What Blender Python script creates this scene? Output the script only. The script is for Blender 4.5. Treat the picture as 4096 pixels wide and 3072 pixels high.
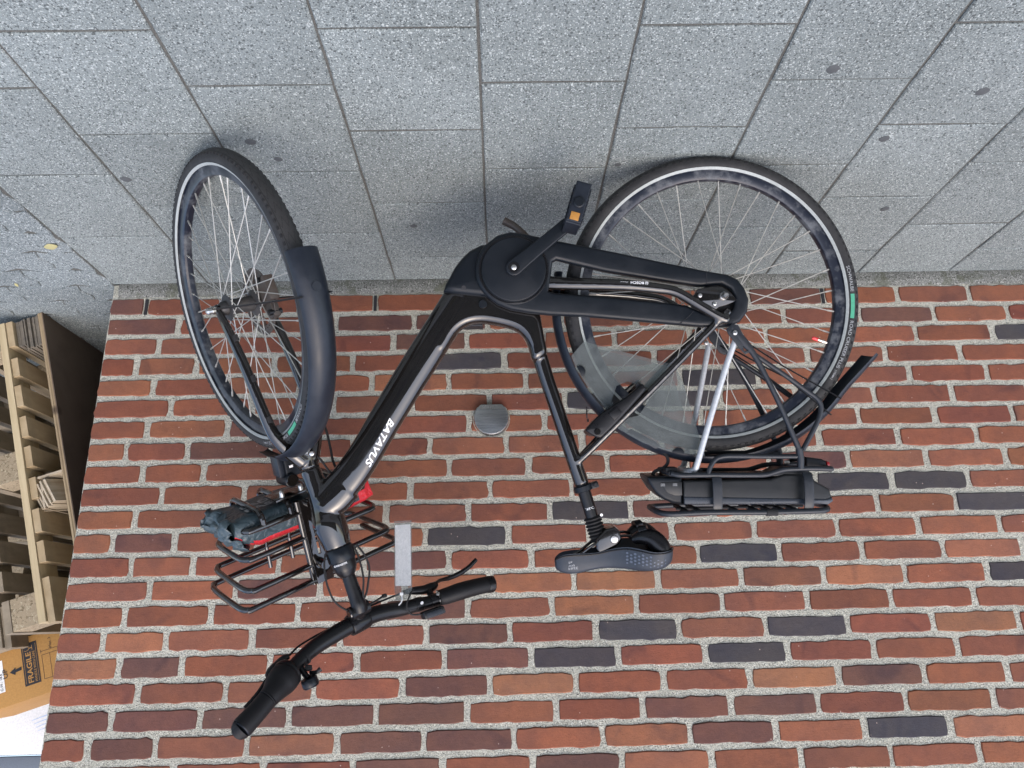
import bpy, bmesh, math, random
from math import sin, cos, pi, radians, atan2, hypot, sqrt
from mathutils import Vector, Matrix, noise

random.seed(7)
for o in list(bpy.data.objects):
    bpy.data.objects.remove(o, do_unlink=True)
SC = bpy.context.scene
COL = SC.collection

# ------------------------------------------------------------------ camera
YAW, PITCH, ROLL, FPX = -.0193, .3115, .0245, 2931.25
CAM_H, CAM_D = 1.0493, 2.1505
fw = Vector((sin(YAW)*cos(PITCH), cos(YAW)*cos(PITCH), -sin(PITCH)))
rt = Vector((cos(YAW), -sin(YAW), 0))
dn = fw.cross(rt)
rr = rt*cos(ROLL) + dn*sin(ROLL)
dd = -rt*sin(ROLL) + dn*cos(ROLL)
cam_data = bpy.data.cameras.new("camera")
cam = bpy.data.objects.new("camera", cam_data)
COL.objects.link(cam)
# the photograph was taken with the phone upside down: rolled by half a turn
X, Y, Z = -rr, dd, -fw
M = Matrix(((X[0], Y[0], Z[0], 0), (X[1], Y[1], Z[1], -CAM_D), (X[2], Y[2], Z[2], CAM_H), (0, 0, 0, 1)))
cam.matrix_world = M
cam_data.sensor_width = 36
cam_data.sensor_fit = 'HORIZONTAL'
cam_data.lens = FPX/4096*36
cam_data.clip_start = .02
cam_data.clip_end = 500
SC.camera = cam

# ------------------------------------------------------------------ light
SUN_EL, SUN_AZ = radians(58), radians(205)      # azimuth clockwise from +Y
world = bpy.data.worlds.new("World")
SC.world = world
world.use_nodes = True
wn = world.node_tree
bg = wn.nodes['Background']
sky = wn.nodes.new('ShaderNodeTexSky')
sky.sky_type = 'NISHITA'
sky.sun_disc = False
sky.sun_elevation = SUN_EL
sky.sun_rotation = SUN_AZ
sky.air_density = 1.0
sky.dust_density = 3.0
sky.ozone_density = 1.0
wn.links.new(sky.outputs[0], bg.inputs[0])
bg.inputs[1].default_value = .15
sd = bpy.data.lights.new("sun", 'SUN')
sd.energy = .5
sd.angle = radians(140)
sd.color = (1, .93, .84)
sun = bpy.data.objects.new("sun", sd)
COL.objects.link(sun)
sdir = Vector((sin(SUN_AZ)*cos(SUN_EL), cos(SUN_AZ)*cos(SUN_EL), sin(SUN_EL)))
sun.rotation_euler = (-sdir).to_track_quat('-Z', 'Y').to_euler()
sun.location = sdir*8
SC.view_settings.view_transform = 'Standard'
SC.view_settings.look = 'None'
SC.view_settings.gamma = 1
SC.view_settings.use_curve_mapping = False
SC.view_settings.exposure = 1.60
SC.render.film_transparent = False

# ------------------------------------------------------------------ materials
def nt(name):
    m = bpy.data.materials.new(name); m.use_nodes = True
    t = m.node_tree
    return m, t, t.nodes['Principled BSDF']

def N(t, typ, **kw):
    n = t.nodes.new(typ)
    for k, v in kw.items():
        if k in n.inputs: n.inputs[k].default_value = v
        else: setattr(n, k, v)
    return n

def mixc(t, fac, a, b, mode='MIX'):
    n = t.nodes.new('ShaderNodeMix'); n.data_type = 'RGBA'; n.blend_type = mode
    for sock, v in ((n.inputs[0], fac), (n.inputs[6], a), (n.inputs[7], b)):
        if isinstance(v, (int, float)): sock.default_value = v
        elif isinstance(v, tuple): sock.default_value = v if len(v) == 4 else (*v, 1)
        else: t.links.new(v, sock)
    return n.outputs[2]

def ramp(t, src, stops):
    n = t.nodes.new('ShaderNodeValToRGB')
    e = n.color_ramp.elements
    e[0].position, e[0].color = stops[0][0], (*[stops[0][1]]*3, 1) if isinstance(stops[0][1], (int, float)) else (*stops[0][1], 1)
    e[1].position, e[1].color = stops[-1][0], (*[stops[-1][1]]*3, 1) if isinstance(stops[-1][1], (int, float)) else (*stops[-1][1], 1)
    for p, c in stops[1:-1]:
        q = e.new(p); q.color = (*[c]*3, 1) if isinstance(c, (int, float)) else (*c, 1)
    t.links.new(src, n.inputs[0])
    return n.outputs[0]

def noisef(t, vec, scale, detail=3, rough=.55, dist=0):
    n = N(t, 'ShaderNodeTexNoise'); n.inputs['Scale'].default_value = scale
    n.inputs['Detail'].default_value = detail; n.inputs['Roughness'].default_value = rough
    n.inputs['Distortion'].default_value = dist
    if vec: t.links.new(vec, n.inputs['Vector'])
    return n.outputs['Fac']

def bump(t, b, h, strength, dist, prev=None):
    n = t.nodes.new('ShaderNodeBump'); n.inputs['Strength'].default_value = strength
    n.inputs['Distance'].default_value = dist
    t.links.new(h, n.inputs['Height'])
    if prev: t.links.new(prev, n.inputs['Normal'])
    if b: t.links.new(n.outputs[0], b.inputs['Normal'])
    return n.outputs[0]

def simple(name, col, rough=.5, metal=0, coat=0, dust=0, dustcol=(.22, .22, .21), bumps=0, bscale=400, spec=.5, dscale=14):
    m, t, b = nt(name)
    pos = t.nodes.new('ShaderNodeNewGeometry').outputs['Position']
    f = noisef(t, pos, dscale, 6, .65)
    f2 = noisef(t, pos, 160, 4, .7)
    var = mixc(t, ramp(t, f2, [(.3, 0), (.7, 1)]), tuple(c*.85 for c in col), tuple(min(1, c*1.15) for c in col))
    if dust:
        d = ramp(t, f, [(.45, 0), (.78, dust)])
        var = mixc(t, d, var, dustcol)
    t.links.new(var, b.inputs['Base Color'])
    r = ramp(t, f, [(.3, max(0, rough-.06)), (.75, min(1, rough+.1+dust*.4))])
    t.links.new(r, b.inputs['Roughness'])
    b.inputs['Metallic'].default_value = metal
    b.inputs['Coat Weight'].default_value = coat
    b.inputs['Coat Roughness'].default_value = .05
    b.inputs['Specular IOR Level'].default_value = spec
    if bumps:
        bump(t, b, noisef(t, pos, bscale, 3), bumps, .001)
    return m

MT = {}
MT['gloss'] = simple('glossy_black_paint', (.007, .006, .0055), .07, 0, .6, .05, (.08, .07, .055), 0, spec=.5, dscale=9)
MT['satin'] = simple('satin_black_metal', (.005, .005, .006), .28, 0, 0, .06, (.04, .04, .04), spec=.3)
MT['case'] = simple('matt_black_plastic', (.004, .006, .009), .36, 0, 0, .10, (.035, .04, .05), .1, 900, spec=.28)
MT['fender'] = simple('scratched_grey_plastic', (.008, .011, .017), .34, 0, 0, .2, (.05, .06, .08), .1, 700, spec=.32)
MT['rubber'] = simple('black_rubber', (.013, .013, .014), .72, 0, 0, .35, (.05, .05, .048), .25, 600, spec=.3)
MT['grip'] = simple('soft_black_rubber', (.005, .005, .006), .5, 0, 0, .1, (.03, .03, .03), .2, 1500, spec=.25)
MT['rack'] = simple('powder_coated_black', (.010, .013, .018), .40, 0, 0, .18, (.07, .07, .08), .1, 900, spec=.4)
MT['steel'] = simple('bright_steel', (.55, .54, .52), .25, 1, 0, .2, (.3, .28, .25))
MT['spoke'] = simple('galvanised_spoke', (.50, .49, .45), .42, .8, 0, .35, (.28, .26, .22))
MT['rust'] = simple('rusty_disc_steel', (.10, .085, .075), .5, .7, 0, .6, (.12, .07, .045))
MT['silver'] = simple('silver_grey_paint', (.42, .44, .46), .35, .2, .3, .25, (.3, .29, .27))
MT['reflex'] = simple('pale_reflective_stripe', (.30, .32, .31), .6, 0, 0, .35, (.20, .20, .19))
MT['white'] = simple('white_print', (.75, .76, .77), .5)
MT['greyprint'] = simple('grey_print', (.30, .31, .32), .5)
MT['darkprint_and_shade'] = simple('black_print_and_shade', (.015, .015, .018), .6)
MT['green'] = simple('green_print', (.05, .28, .17), .5)
MT['red'] = simple('red_plastic', (.62, .035, .04), .4)
MT['redlens'] = simple('red_lens', (.25, .008, .01), .15, 0, .5)
MT['orange'] = simple('orange_reflector', (.34, .15, .02), .4, 0, .2, .4, (.15, .10, .05))
MT['seat'] = simple('dark_blue_grey_leatherette', (.016, .022, .032), .45, 0, 0, .1, (.05, .055, .065), .15, 1600, spec=.4)
MT['battery'] = simple('satin_battery_plastic', (.007, .008, .009), .36, 0, 0, .1, (.04, .04, .042), .1, 900, spec=.4)
MT['frost'] = simple('white_cable_tie', (.65, .67, .68), .4)
MT['paper'] = simple('white_paper', (.86, .87, .90), .7, 0, 0, .15, (.75, .77, .82))
MT['yellowleaf'] = simple('dry_yellow_leaf', (.36, .33, .16), .8)
MT['hub'] = simple('dull_grey_aluminium', (.05, .05, .052), .5, .6, 0, .6, (.15, .13, .11))

def mat_steel_brushed():
    m, t, b = nt('brushed_stainless_steel')
    g = t.nodes.new('ShaderNodeNewGeometry').outputs['Position']
    mp = N(t, 'ShaderNodeMapping'); mp.inputs['Scale'].default_value = (6, 6, 900)
    t.links.new(g, mp.inputs[0])
    f = noisef(t, mp.outputs[0], 1.5, 4)
    t.links.new(ramp(t, f, [(.3, .22), (.7, .42)]), b.inputs['Roughness'])
    t.links.new(mixc(t, f, (.42, .43, .43), (.60, .61, .61)), b.inputs['Base Color'])
    b.inputs['Metallic'].default_value = 1
    bump(t, b, f, .15, .001)
    return m
MT['brushed'] = mat_steel_brushed()

def mat_rim():
    m, t, b = nt('dusty_dark_rim')
    g = t.nodes.new('ShaderNodeNewGeometry').outputs['Position']
    f = ramp(t, noisef(t, g, 22, 8, .75), [(.48, 0), (.72, .7)])
    t.links.new(mixc(t, f, (.008, .011, .020), (.15, .16, .17)), b.inputs['Base Color'])
    t.links.new(ramp(t, f, [(0, .3), (.7, .8)]), b.inputs['Roughness'])
    return m
MT['rim'] = mat_rim()

def mat_tyre():
    m, t, b = nt('tyre_rubber_with_tread')
    uv = t.nodes.new('ShaderNodeUVMap'); uv.uv_map = 'UVMap'
    sp = t.nodes.new('ShaderNodeSeparateXYZ'); t.links.new(uv.outputs[0], sp.inputs[0])
    def mth(op, a, bb=None, c=None):
        n = t.nodes.new('ShaderNodeMath'); n.operation = op
        for i, v in enumerate((a, bb, c)):
            if v is None: continue
            if isinstance(v, (int, float)): n.inputs[i].default_value = v
            else: t.links.new(v, n.inputs[i])
        return n.outputs[0]
    # v .5 = crown of tread
    d = mth('ABSOLUTE', mth('SUBTRACT', sp.outputs[1], .5))
    zone = mth('LESS_THAN', d, .17)
    w = mth('MULTIPLY', mth('ABSOLUTE', mth('SUBTRACT', mth('FRACT', mth('MULTIPLY', d, 11)), .5)), 1.4)
    ph = mth('FRACT', mth('ADD', mth('MULTIPLY', sp.outputs[0], 62), mth('MULTIPLY', w, 1.0)))
    g1 = mth('LESS_THAN', ph, .11)
    g2 = mth('LESS_THAN', mth('ABSOLUTE', mth('SUBTRACT', d, .12)), .006)
    gro = mth('MULTIPLY', zone, mth('MAXIMUM', g1, g2))
    geo = t.nodes.new('ShaderNodeNewGeometry').outputs['Position']
    nf = noisef(t, geo, 25, 6, .7)
    dust = ramp(t, nf, [(.45, 0), (.8, .5)])
    side = ramp(t, noisef(t, geo, 300, 3), [(.3, .8), (.7, 1.2)])
    c = mixc(t, dust, (.012, .012, .013), (.05, .048, .045))
    c = mixc(t, zone, c, mixc(t, .6, c, (.026, .026, .026)))
    c = mixc(t, gro, c, (.006, .006, .006))
    c = mixc(t, 1.0, c, side, 'MULTIPLY')
    t.links.new(c, b.inputs['Base Color'])
    b.inputs['Roughness'].default_value = .75
    inv = mth('SUBTRACT', 1, gro)
    nb = bump(t, None, inv, .9, .0015)
    bump(t, b, noisef(t, geo, 900, 2), .3, .0006, nb)
    return m
MT['tyre'] = mat_tyre()

def mat_brick():
    m, t, b = nt('red_brick')
    oi = t.nodes.new('ShaderNodeObjectInfo')
    g = t.nodes.new('ShaderNodeNewGeometry').outputs['Position']
    add = N(t, 'ShaderNodeVectorMath'); add.operation = 'ADD'
    cmb = t.nodes.new('ShaderNodeCombineXYZ')
    mul = t.nodes.new('ShaderNodeMath'); mul.operation = 'MULTIPLY'; mul.inputs[1].default_value = 37
    t.links.new(oi.outputs['Random'], mul.inputs[0]); t.links.new(mul.outputs[0], cmb.inputs[1])
    t.links.new(g, add.inputs[0]); t.links.new(cmb.outputs[0], add.inputs[1])
    p = add.outputs[0]
    big = noisef(t, p, 9, 4, .6)
    mid = noisef(t, p, 45, 5, .7)
    fine = noisef(t, p, 420, 3, .8)
    c = oi.outputs['Color']
    hot = mixc(t, 1, c, (1.14, 1.10, 1.04), 'MULTIPLY')
    cold = mixc(t, 1, c, (.86, .90, 1.0), 'MULTIPLY')
    c1 = mixc(t, ramp(t, big, [(.36, 0), (.64, 1)]), cold, hot)
    c2 = mixc(t, ramp(t, mid, [(.3, .35), (.62, 0)]), c1, mixc(t, 1, c1, (.6, .6, .66), 'MULTIPLY'))
    # smoky kiln marks
    km = ramp(t, noisef(t, p, 6.5, 3, .5, 1.2), [(.60, 0), (.70, .6)])
    c3 = mixc(t, km, c2, mixc(t, 1, c2, (.55, .62, .80), 'MULTIPLY'))
    st = N(t, 'ShaderNodeMapping'); st.inputs['Scale'].default_value = (60, 60, 420)
    t.links.new(p, st.inputs[0])
    str_ = noisef(t, st.outputs[0], 1, 4, .7)
    c3 = mixc(t, ramp(t, str_, [(.35, .25), (.6, 0)]), c3, mixc(t, 1, c3, (.62, .6, .62), 'MULTIPLY'))
    c4 = mixc(t, ramp(t, fine, [(.25, .45), (.5, 0)]), c3, (.03, .018, .016))
    # lime specks and sand grains
    v = N(t, 'ShaderNodeTexVoronoi'); v.inputs['Scale'].default_value = 55; t.links.new(p, v.inputs['Vector'])
    sp = ramp(t, v.outputs['Distance'], [(.05, 1), (.09, 0)])
    vc = N(t, 'ShaderNodeSeparateColor'); t.links.new(v.outputs['Color'], vc.inputs[0])
    gt = t.nodes.new('ShaderNodeMath'); gt.operation = 'GREATER_THAN'; gt.inputs[1].default_value = .86
    t.links.new(vc.outputs[0], gt.inputs[0])
    c5 = mixc(t, mixc(t, 1, sp, gt.outputs[0], 'MULTIPLY'), c4, (.55, .42, .36))
    t.links.new(c5, b.inputs['Base Color'])
    b.inputs['Roughness'].default_value = .85
    b.inputs['Specular IOR Level'].default_value = .25
    n1 = bump(t, None, mid, .5, .003)
    n2 = bump(t, None, str_, .35, .0015, n1)
    bump(t, b, fine, .5, .0012, n2)
    return m
MT['brick'] = mat_brick()

def mat_sandy(name, base, dark, light, scale, rough=.95, bs=.6, bd=.002, big=((.85, .85, .84), (1.1, 1.1, 1.1)), bigscale=2.5, specks=True, moss=None):
    m, t, b = nt(name)
    g = t.nodes.new('ShaderNodeNewGeometry').outputs['Position']
    oi = t.nodes.new('ShaderNodeObjectInfo')
    c = mixc(t, ramp(t, noisef(t, g, bigscale, 5, .6), [(.35, 0), (.65, 1)]), tuple(a*k for a, k in zip(base, big[0])), tuple(a*k for a, k in zip(base, big[1])))
    f = noisef(t, g, scale, 2, .6)
    c = mixc(t, ramp(t, f, [(.34, .8), (.46, 0)]), c, dark)
    c = mixc(t, ramp(t, noisef(t, g, scale*1.3, 2, .6), [(.58, 0), (.68, .8)]), c, light)
    if specks:
        for sc_, th, colr, r0 in ((150, .86, light, .18), (230, .75, dark, .26), (110, .95, light, .16), (120, .90, dark, .20), (300, .8, light, .25)):
            mp = N(t, 'ShaderNodeMapping'); mp.inputs['Location'].default_value = (sc_, sc_*.3, 1.7)
            t.links.new(g, mp.inputs[0])
            v = N(t, 'ShaderNodeTexVoronoi'); v.inputs['Scale'].default_value = sc_; t.links.new(mp.outputs[0], v.inputs['Vector'])
            vc = N(t, 'ShaderNodeSeparateColor'); t.links.new(v.outputs['Color'], vc.inputs[0])
            gt = t.nodes.new('ShaderNodeMath'); gt.operation = 'GREATER_THAN'; gt.inputs[1].default_value = th
            t.links.new(vc.outputs[1], gt.inputs[0])
            s_ = ramp(t, v.outputs['Distance'], [(r0*1.4, 1), (r0*2.0, 0)])
            c = mixc(t, mixc(t, 1, s_, gt.outputs[0], 'MULTIPLY'), c, colr)
    # stains
    stn = ramp(t, noisef(t, g, 5.2, 6, .7, .4), [(.58, 0), (.72, .35)])
    c = mixc(t, stn, c, tuple(x*.55 for x in base))
    if moss:
        c = mixc(t, ramp(t, noisef(t, g, 18, 4, .7), [(.5, 0), (.62, .7)]), c, moss)
    vary = t.nodes.new('ShaderNodeMapRange'); vary.inputs[3].default_value = .90; vary.inputs[4].default_value = 1.06
    t.links.new(oi.outputs['Random'], vary.inputs[0])
    c = mixc(t, 1, c, vary.outputs[0], 'MULTIPLY')
    t.links.new(c, b.inputs['Base Color'])
    b.inputs['Roughness'].default_value = rough
    b.inputs['Specular IOR Level'].default_value = .3
    n1 = bump(t, None, f, bs, bd)
    bump(t, b, noisef(t, g, scale*.35, 4, .7), bs*.6, bd*1.6, n1)
    return m
MT['mortar'] = mat_sandy('sandy_grey_mortar', (.54, .53, .45), (.27, .265, .23), (.72, .71, .63), 300, bs=1.2, bd=.006, specks=True)
MT['paver'] = mat_sandy('bluish_concrete_slab', (.178, .202, .200), (.075, .085, .085), (.36, .39, .38), 260, bs=.9, bd=.003)
MT['paver2'] = mat_sandy('worn_concrete_block', (.160, .185, .190), (.06, .07, .072), (.38, .41, .41), 240)
MT['plinth'] = mat_sandy('dirty_concrete_plinth', (.15, .155, .145), (.045, .045, .04), (.33, .33, .31), 260, moss=(.07, .075, .05))
MT['sand'] = mat_sandy('joint_sand_and_dirt', (.085, .085, .078), (.03, .03, .028), (.16, .155, .14), 300, specks=False)
MT['far'] = mat_sandy('rough_concrete_ground', (.20, .22, .24), (.07, .08, .09), (.42, .44, .45), 120)

def mat_wood(name, c1, c2, axis_scale, dirt=.3, dirtc=(.05, .045, .035)):
    m, t, b = nt(name)
    tc = t.nodes.new('ShaderNodeTexCoord').outputs['Object']
    oi = t.nodes.new('ShaderNodeObjectInfo')
    mp = N(t, 'ShaderNodeMapping'); mp.inputs['Scale'].default_value = axis_scale
    t.links.new(tc, mp.inputs[0])
    cm = t.nodes.new('ShaderNodeCombineXYZ')
    ml = t.nodes.new('ShaderNodeMath'); ml.operation = 'MULTIPLY'; ml.inputs[1].default_value = 23
    t.links.new(oi.outputs['Random'], ml.inputs[0])
    for k in range(3): t.links.new(ml.outputs[0], cm.inputs[k])
    t.links.new(cm.outputs[0], mp.inputs['Location'])
    f = noisef(t, mp.outputs[0], 1, 5, .65, .6)
    c = mixc(t, ramp(t, f, [(.3, 0), (.7, 1)]), c1, c2)
    g = noisef(t, tc, 9, 5, .7)
    c = mixc(t, ramp(t, g, [(.5, 0), (.8, dirt)]), c, dirtc)
    kn = N(t, 'ShaderNodeTexVoronoi'); kn.inputs['Scale'].default_value = 5.5; t.links.new(tc, kn.inputs['Vector'])
    c = mixc(t, ramp(t, kn.outputs['Distance'], [(.06, .8), (.12, 0)]), c, (.05, .03, .018))
    t.links.new(c, b.inputs['Base Color'])
    b.inputs['Roughness'].default_value = .8
    bump(t, b, f, .4, .0015)
    return m
MT['wood'] = mat_wood('raw_pine', (.34, .25, .14), (.46, .36, .22), (14, 2.5, 14))
MT['woodlong'] = mat_wood('pale_pine', (.42, .33, .19), (.55, .45, .28), (30, 30, 2.5), .15)
MT['woodgrey'] = mat_wood('weathered_pine', (.20, .16, .11), (.30, .25, .18), (14, 2.5, 14), .5)
MT['weathered'] = mat_wood('weathered_plywood', (.10, .09, .075), (.20, .17, .13), (60, 3, 60), .7, (.02, .02, .018))
MT['offcut'] = mat_wood('plywood_offcut', (.36, .29, .20), (.52, .45, .34), (80, 6, 80), .3)
MT['sheet'] = mat_wood('shaded_plywood_face', (.085, .058, .040), (.13, .095, .066), (6, 3, .8), .4, (.03, .024, .02))  # face colour carries the shade of the gap beside the wall
MT['ply'] = mat_wood('plywood_edge', (.20, .14, .08), (.46, .36, .22), (200, 40, 1.5), .35, (.07, .04, .02))
MT['chip'] = mat_sandy('chipboard_block', (.30, .24, .16), (.12, .09, .05), (.48, .42, .30), 130, specks=False)
MT['card'] = simple('brown_cardboard', (.42, .22, .062), .8, 0, 0, .2, (.36, .2, .07))
MT['whitecard'] = simple('white_cardboard', (.80, .79, .77), .7, 0, 0, .15, (.7, .68, .66))
MT['bluestripe'] = simple('pale_blue_print', (.42, .55, .76), .7)
MT['shutter'] = simple('grey_metal_cladding', (.16, .18, .21), .5, .2, 0, .1)

def mat_bag(name, col):
    m, t, b = nt(name)
    tc = t.nodes.new('ShaderNodeNewGeometry').outputs['Position']
    f = noisef(t, tc, 26, 3, .5, 1.5)
    t.links.new(mixc(t, f, tuple(c*.8 for c in col), tuple(c*1.2 for c in col)), b.inputs['Base Color'])
    b.inputs['Roughness'].default_value = .33
    bump(t, b, f, .6, .012)
    return m
MT['bagdark'] = mat_bag('slate_tarpaulin', (.035, .055, .065))
MT['bagred'] = mat_bag('red_tarpaulin', (.50, .022, .03))

def mat_clear(name, tint, alpha, rough, dirt):
    m, t, b = nt(name)
    out = t.nodes['Material Output']
    g = t.nodes.new('ShaderNodeNewGeometry').outputs['Position']
    tr = t.nodes.new('ShaderNodeBsdfTransparent'); tr.inputs[0].default_value = (*tint, 1)
    b.inputs['Base Color'].default_value = (.20, .22, .22, 1)
    b.inputs['Roughness'].default_value = rough
    mx = t.nodes.new('ShaderNodeMixShader')
    f = ramp(t, noisef(t, g, 30, 6, .75), [(.3, max(0, alpha-dirt)), (.75, alpha+dirt)])
    t.links.new(f, mx.inputs[0]); t.links.new(tr.outputs[0], mx.inputs[1]); t.links.new(b.outputs[0], mx.inputs[2])
    t.links.new(mx.outputs[0], out.inputs[0])
    return m
MT['guard'] = mat_clear('dusty_clear_plastic', (.86, .88, .87), .25, .17, .10)
MT['sleeve'] = mat_clear('clear_plastic_sleeve', (.99, .99, .99), .2, .03, .03)

# ------------------------------------------------------------------ mesh helpers
def new_obj(name, verts, faces, mat, parent=None, smooth=True, angle=35, uvs=None, mats=None, midx=None):
    me = bpy.data.meshes.new(name)
    me.from_pydata([tuple(v) for v in verts], [], faces)
    bm = bmesh.new(); bm.from_mesh(me)
    bmesh.ops.recalc_face_normals(bm, faces=bm.faces)
    bm.to_mesh(me); bm.free()
    me.materials.append(mat)
    if mats:
        for x in mats: me.materials.append(x)
    if midx is not None:
        me.polygons.foreach_set('material_index', midx)
    if smooth:
        me.shade_smooth()
        me.set_sharp_from_angle(angle=radians(angle))
    me.update()
    o = bpy.data.objects.new(name, me)
    COL.objects.link(o)
    if parent: o.parent = parent
    return o

class MB:
    """collects several shapes into one mesh"""
    def __init__(s): s.v, s.f = [], []
    def add(s, vf):
        v, f = vf; n = len(s.v)
        s.v += [tuple(p) for p in v]; s.f += [tuple(i+n for i in q) for q in f]
        return s
    def build(s, name, mat, parent=None, **kw):
        return new_obj(name, s.v, s.f, mat, parent, **kw)

def catmull(pts, per=6, closed=False):
    P = [Vector(p) for p in pts]; out = []; n = len(P)
    if n < 3 and not closed: return P
    rng = range(n if closed else n-1)
    for i in rng:
        if closed: a, b, c, d = P[(i-1) % n], P[i], P[(i+1) % n], P[(i+2) % n]
        else:
            b, c = P[i], P[i+1]
            a = P[i-1] if i > 0 else b*2-c
            d = P[i+2] if i+2 < n else c*2-b
        for k in range(per):
            t = k/per
            out.append(.5*((2*b)+(c-a)*t+(2*a-5*b+4*c-d)*t*t+(3*b-a-3*c+d)*t**3))
    if not closed: out.append(P[-1])
    return out

def tube(pts, r, n=10, per=6, closed=False, smooth=True, sq=2.0, ref=None, caps=True):
    """pts: centre line. r: number, or list of (ra, rb) or numbers per point. ref: direction of the rb axis."""
    dim = len(pts)
    rs = r if isinstance(r, (list, tuple)) and len(r) == dim else [r]*dim
    rs = [(x, x) if isinstance(x, (int, float)) else x for x in rs]
    P = catmull(pts, per, closed) if smooth else [Vector(p) for p in pts]
    if smooth and (dim >= 3 or closed):
        R = catmull([(a, b, 0) for a, b in rs], per, closed)
        R = [(max(.0002, q[0]), max(.0002, q[1])) for q in R]
    else: R = rs
    m = len(P); V = []; F = []
    up = Vector(ref) if ref else None
    prev = None
    for i in range(m):
        if closed: T = (P[(i+1) % m]-P[i-1]).normalized()
        else: T = (P[min(i+1, m-1)]-P[max(i-1, 0)]).normalized()
        if up is not None:
            B = (up - T*up.dot(T)).normalized(); A = B.cross(T)
        else:
            if prev is None:
                q = Vector((0, 0, 1)) if abs(T.z) < .9 else Vector((1, 0, 0))
                A = (q - T*q.dot(T)).normalized()
            else: A = (prev - T*prev.dot(T)).normalized()
            B = T.cross(A); prev = A
        ra, rb = R[i]
        for k in range(n):
            th = 2*pi*k/n; c, s = cos(th), sin(th)
            cc = abs(c)**(2/sq)*(1 if c >= 0 else -1); ss = abs(s)**(2/sq)*(1 if s >= 0 else -1)
            V.append(P[i]+A*(cc*ra)+B*(ss*rb))
    for i in range(m if closed else m-1):
        j = (i+1) % m
        for k in range(n):
            l = (k+1) % n
            F.append((i*n+k, i*n+l, j*n+l, j*n+k))
    if caps and not closed:
        F.append(tuple(range(n))[::-1]); F.append(tuple((m-1)*n+k for k in range(n)))
    return V, F

def boxv(x0, x1, y0, y1, z0, z1, mp=None, bev=0):
    if bev:
        bm = bmesh.new()
        bmesh.ops.create_cube(bm, size=1)
        for v in bm.verts:
            v.co = Vector((x0+(v.co.x+.5)*(x1-x0), y0+(v.co.y+.5)*(y1-y0), z0+(v.co.z+.5)*(z1-z0)))
        bmesh.ops.bevel(bm, geom=bm.edges[:], offset=bev, segments=2, affect='EDGES', profile=.6)
        V = [v.co.copy() for v in bm.verts]
        bm.verts.index_update()
        F = [tuple(v.index for v in f.verts) for f in bm.faces]
        bm.free()
    else:
        V = [Vector((x, y, z)) for x in (x0, x1) for y in (y0, y1) for z in (z0, z1)]
        F = [(0, 1, 3, 2), (4, 6, 7, 5), (0, 4, 5, 1), (2, 3, 7, 6), (0, 2, 6, 4), (1, 5, 7, 3)]
    if mp: V = [mp(*v) for v in V]
    return V, F

def lathe(prof, n, mp, a0=0, a1=2*pi):
    """prof: (radius, height) pairs. mp(x,y,z) with z the axis"""
    full = abs(a1-a0-2*pi) < 1e-6
    V = []; F = []; m = len(prof); cnt = n if full else n+1
    for k in range(cnt):
        a = a0+(a1-a0)*k/n
        for r, h in prof: V.append(mp(r*cos(a), r*sin(a), h))
    for k in range(n):
        l = (k+1) % cnt
        for i in range(m-1):
            F.append((k*m+i, l*m+i, l*m+i+1, k*m+i+1))
    return V, F

def disc_solid(r, h0, h1, mp, n=24, bev=.001):
    V, F = lathe([(.0001, h0), (r-bev, h0), (r, h0+bev), (r, h1-bev), (r-bev, h1), (.0001, h1)], n, mp)
    return V, F

def prism(polys, z0, z1, bev, mp, res=2, smooth=0):
    """extruded outline (first polygon) with holes (others), rounded edges; mp(x,y,z) maps to 3-D"""
    cu = bpy.data.curves.new('tmp', 'CURVE'); cu.dimensions = '2D'; cu.fill_mode = 'BOTH'
    for p in polys:
        if smooth:
            p = [(q[0], q[1]) for q in catmull([(a, b, 0) for a, b in p], smooth, True)]
        s = cu.splines.new('POLY'); s.points.add(len(p)-1); s.use_cyclic_u = True
        for i, (a, b) in enumerate(p): s.points[i].co = (a, b, 0, 1)
    t = (z1-z0)/2
    cu.extrude = max(1e-5, t-bev); cu.bevel_depth = bev; cu.bevel_resolution = res; cu.offset = -bev
    ob = bpy.data.objects.new('tmp', cu)
    me = bpy.data.meshes.new_from_object(ob)
    zc = (z0+z1)/2
    V = [mp(v.co.x, v.co.y, v.co.z+zc) for v in me.vertices]
    F = [tuple(p.vertices) for p in me.polygons]
    bpy.data.objects.remove(ob); bpy.data.curves.remove(cu); bpy.data.meshes.remove(me)
    # weld
    key = {}; idx = []; VV = []
    for v in V:
        k = (round(v[0], 5), round(v[1], 5), round(v[2], 5))
        if k not in key: key[k] = len(VV); VV.append(v)
        idx.append(key[k])
    FF = []
    for f in F:
        g = []
        for i in f:
            if idx[i] not in g: g.append(idx[i])
        if len(g) > 2: FF.append(tuple(g))
    return VV, FF

def text2d(s, size, shear=0, bold=0, extrude=0):
    cu = bpy.data.curves.new('tmp', 'FONT'); cu.body = s; cu.size = size; cu.shear = shear
    cu.offset = bold*size; cu.resolution_u = 3
    ob = bpy.data.objects.new('tmp', cu)
    me = bpy.data.meshes.new_from_object(ob)
    V = [(v.co.x, v.co.y) for v in me.vertices]; F = [tuple(p.vertices) for p in me.polygons]
    bpy.data.objects.remove(ob); bpy.data.curves.remove(cu); bpy.data.meshes.remove(me)
    return V, F

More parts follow.
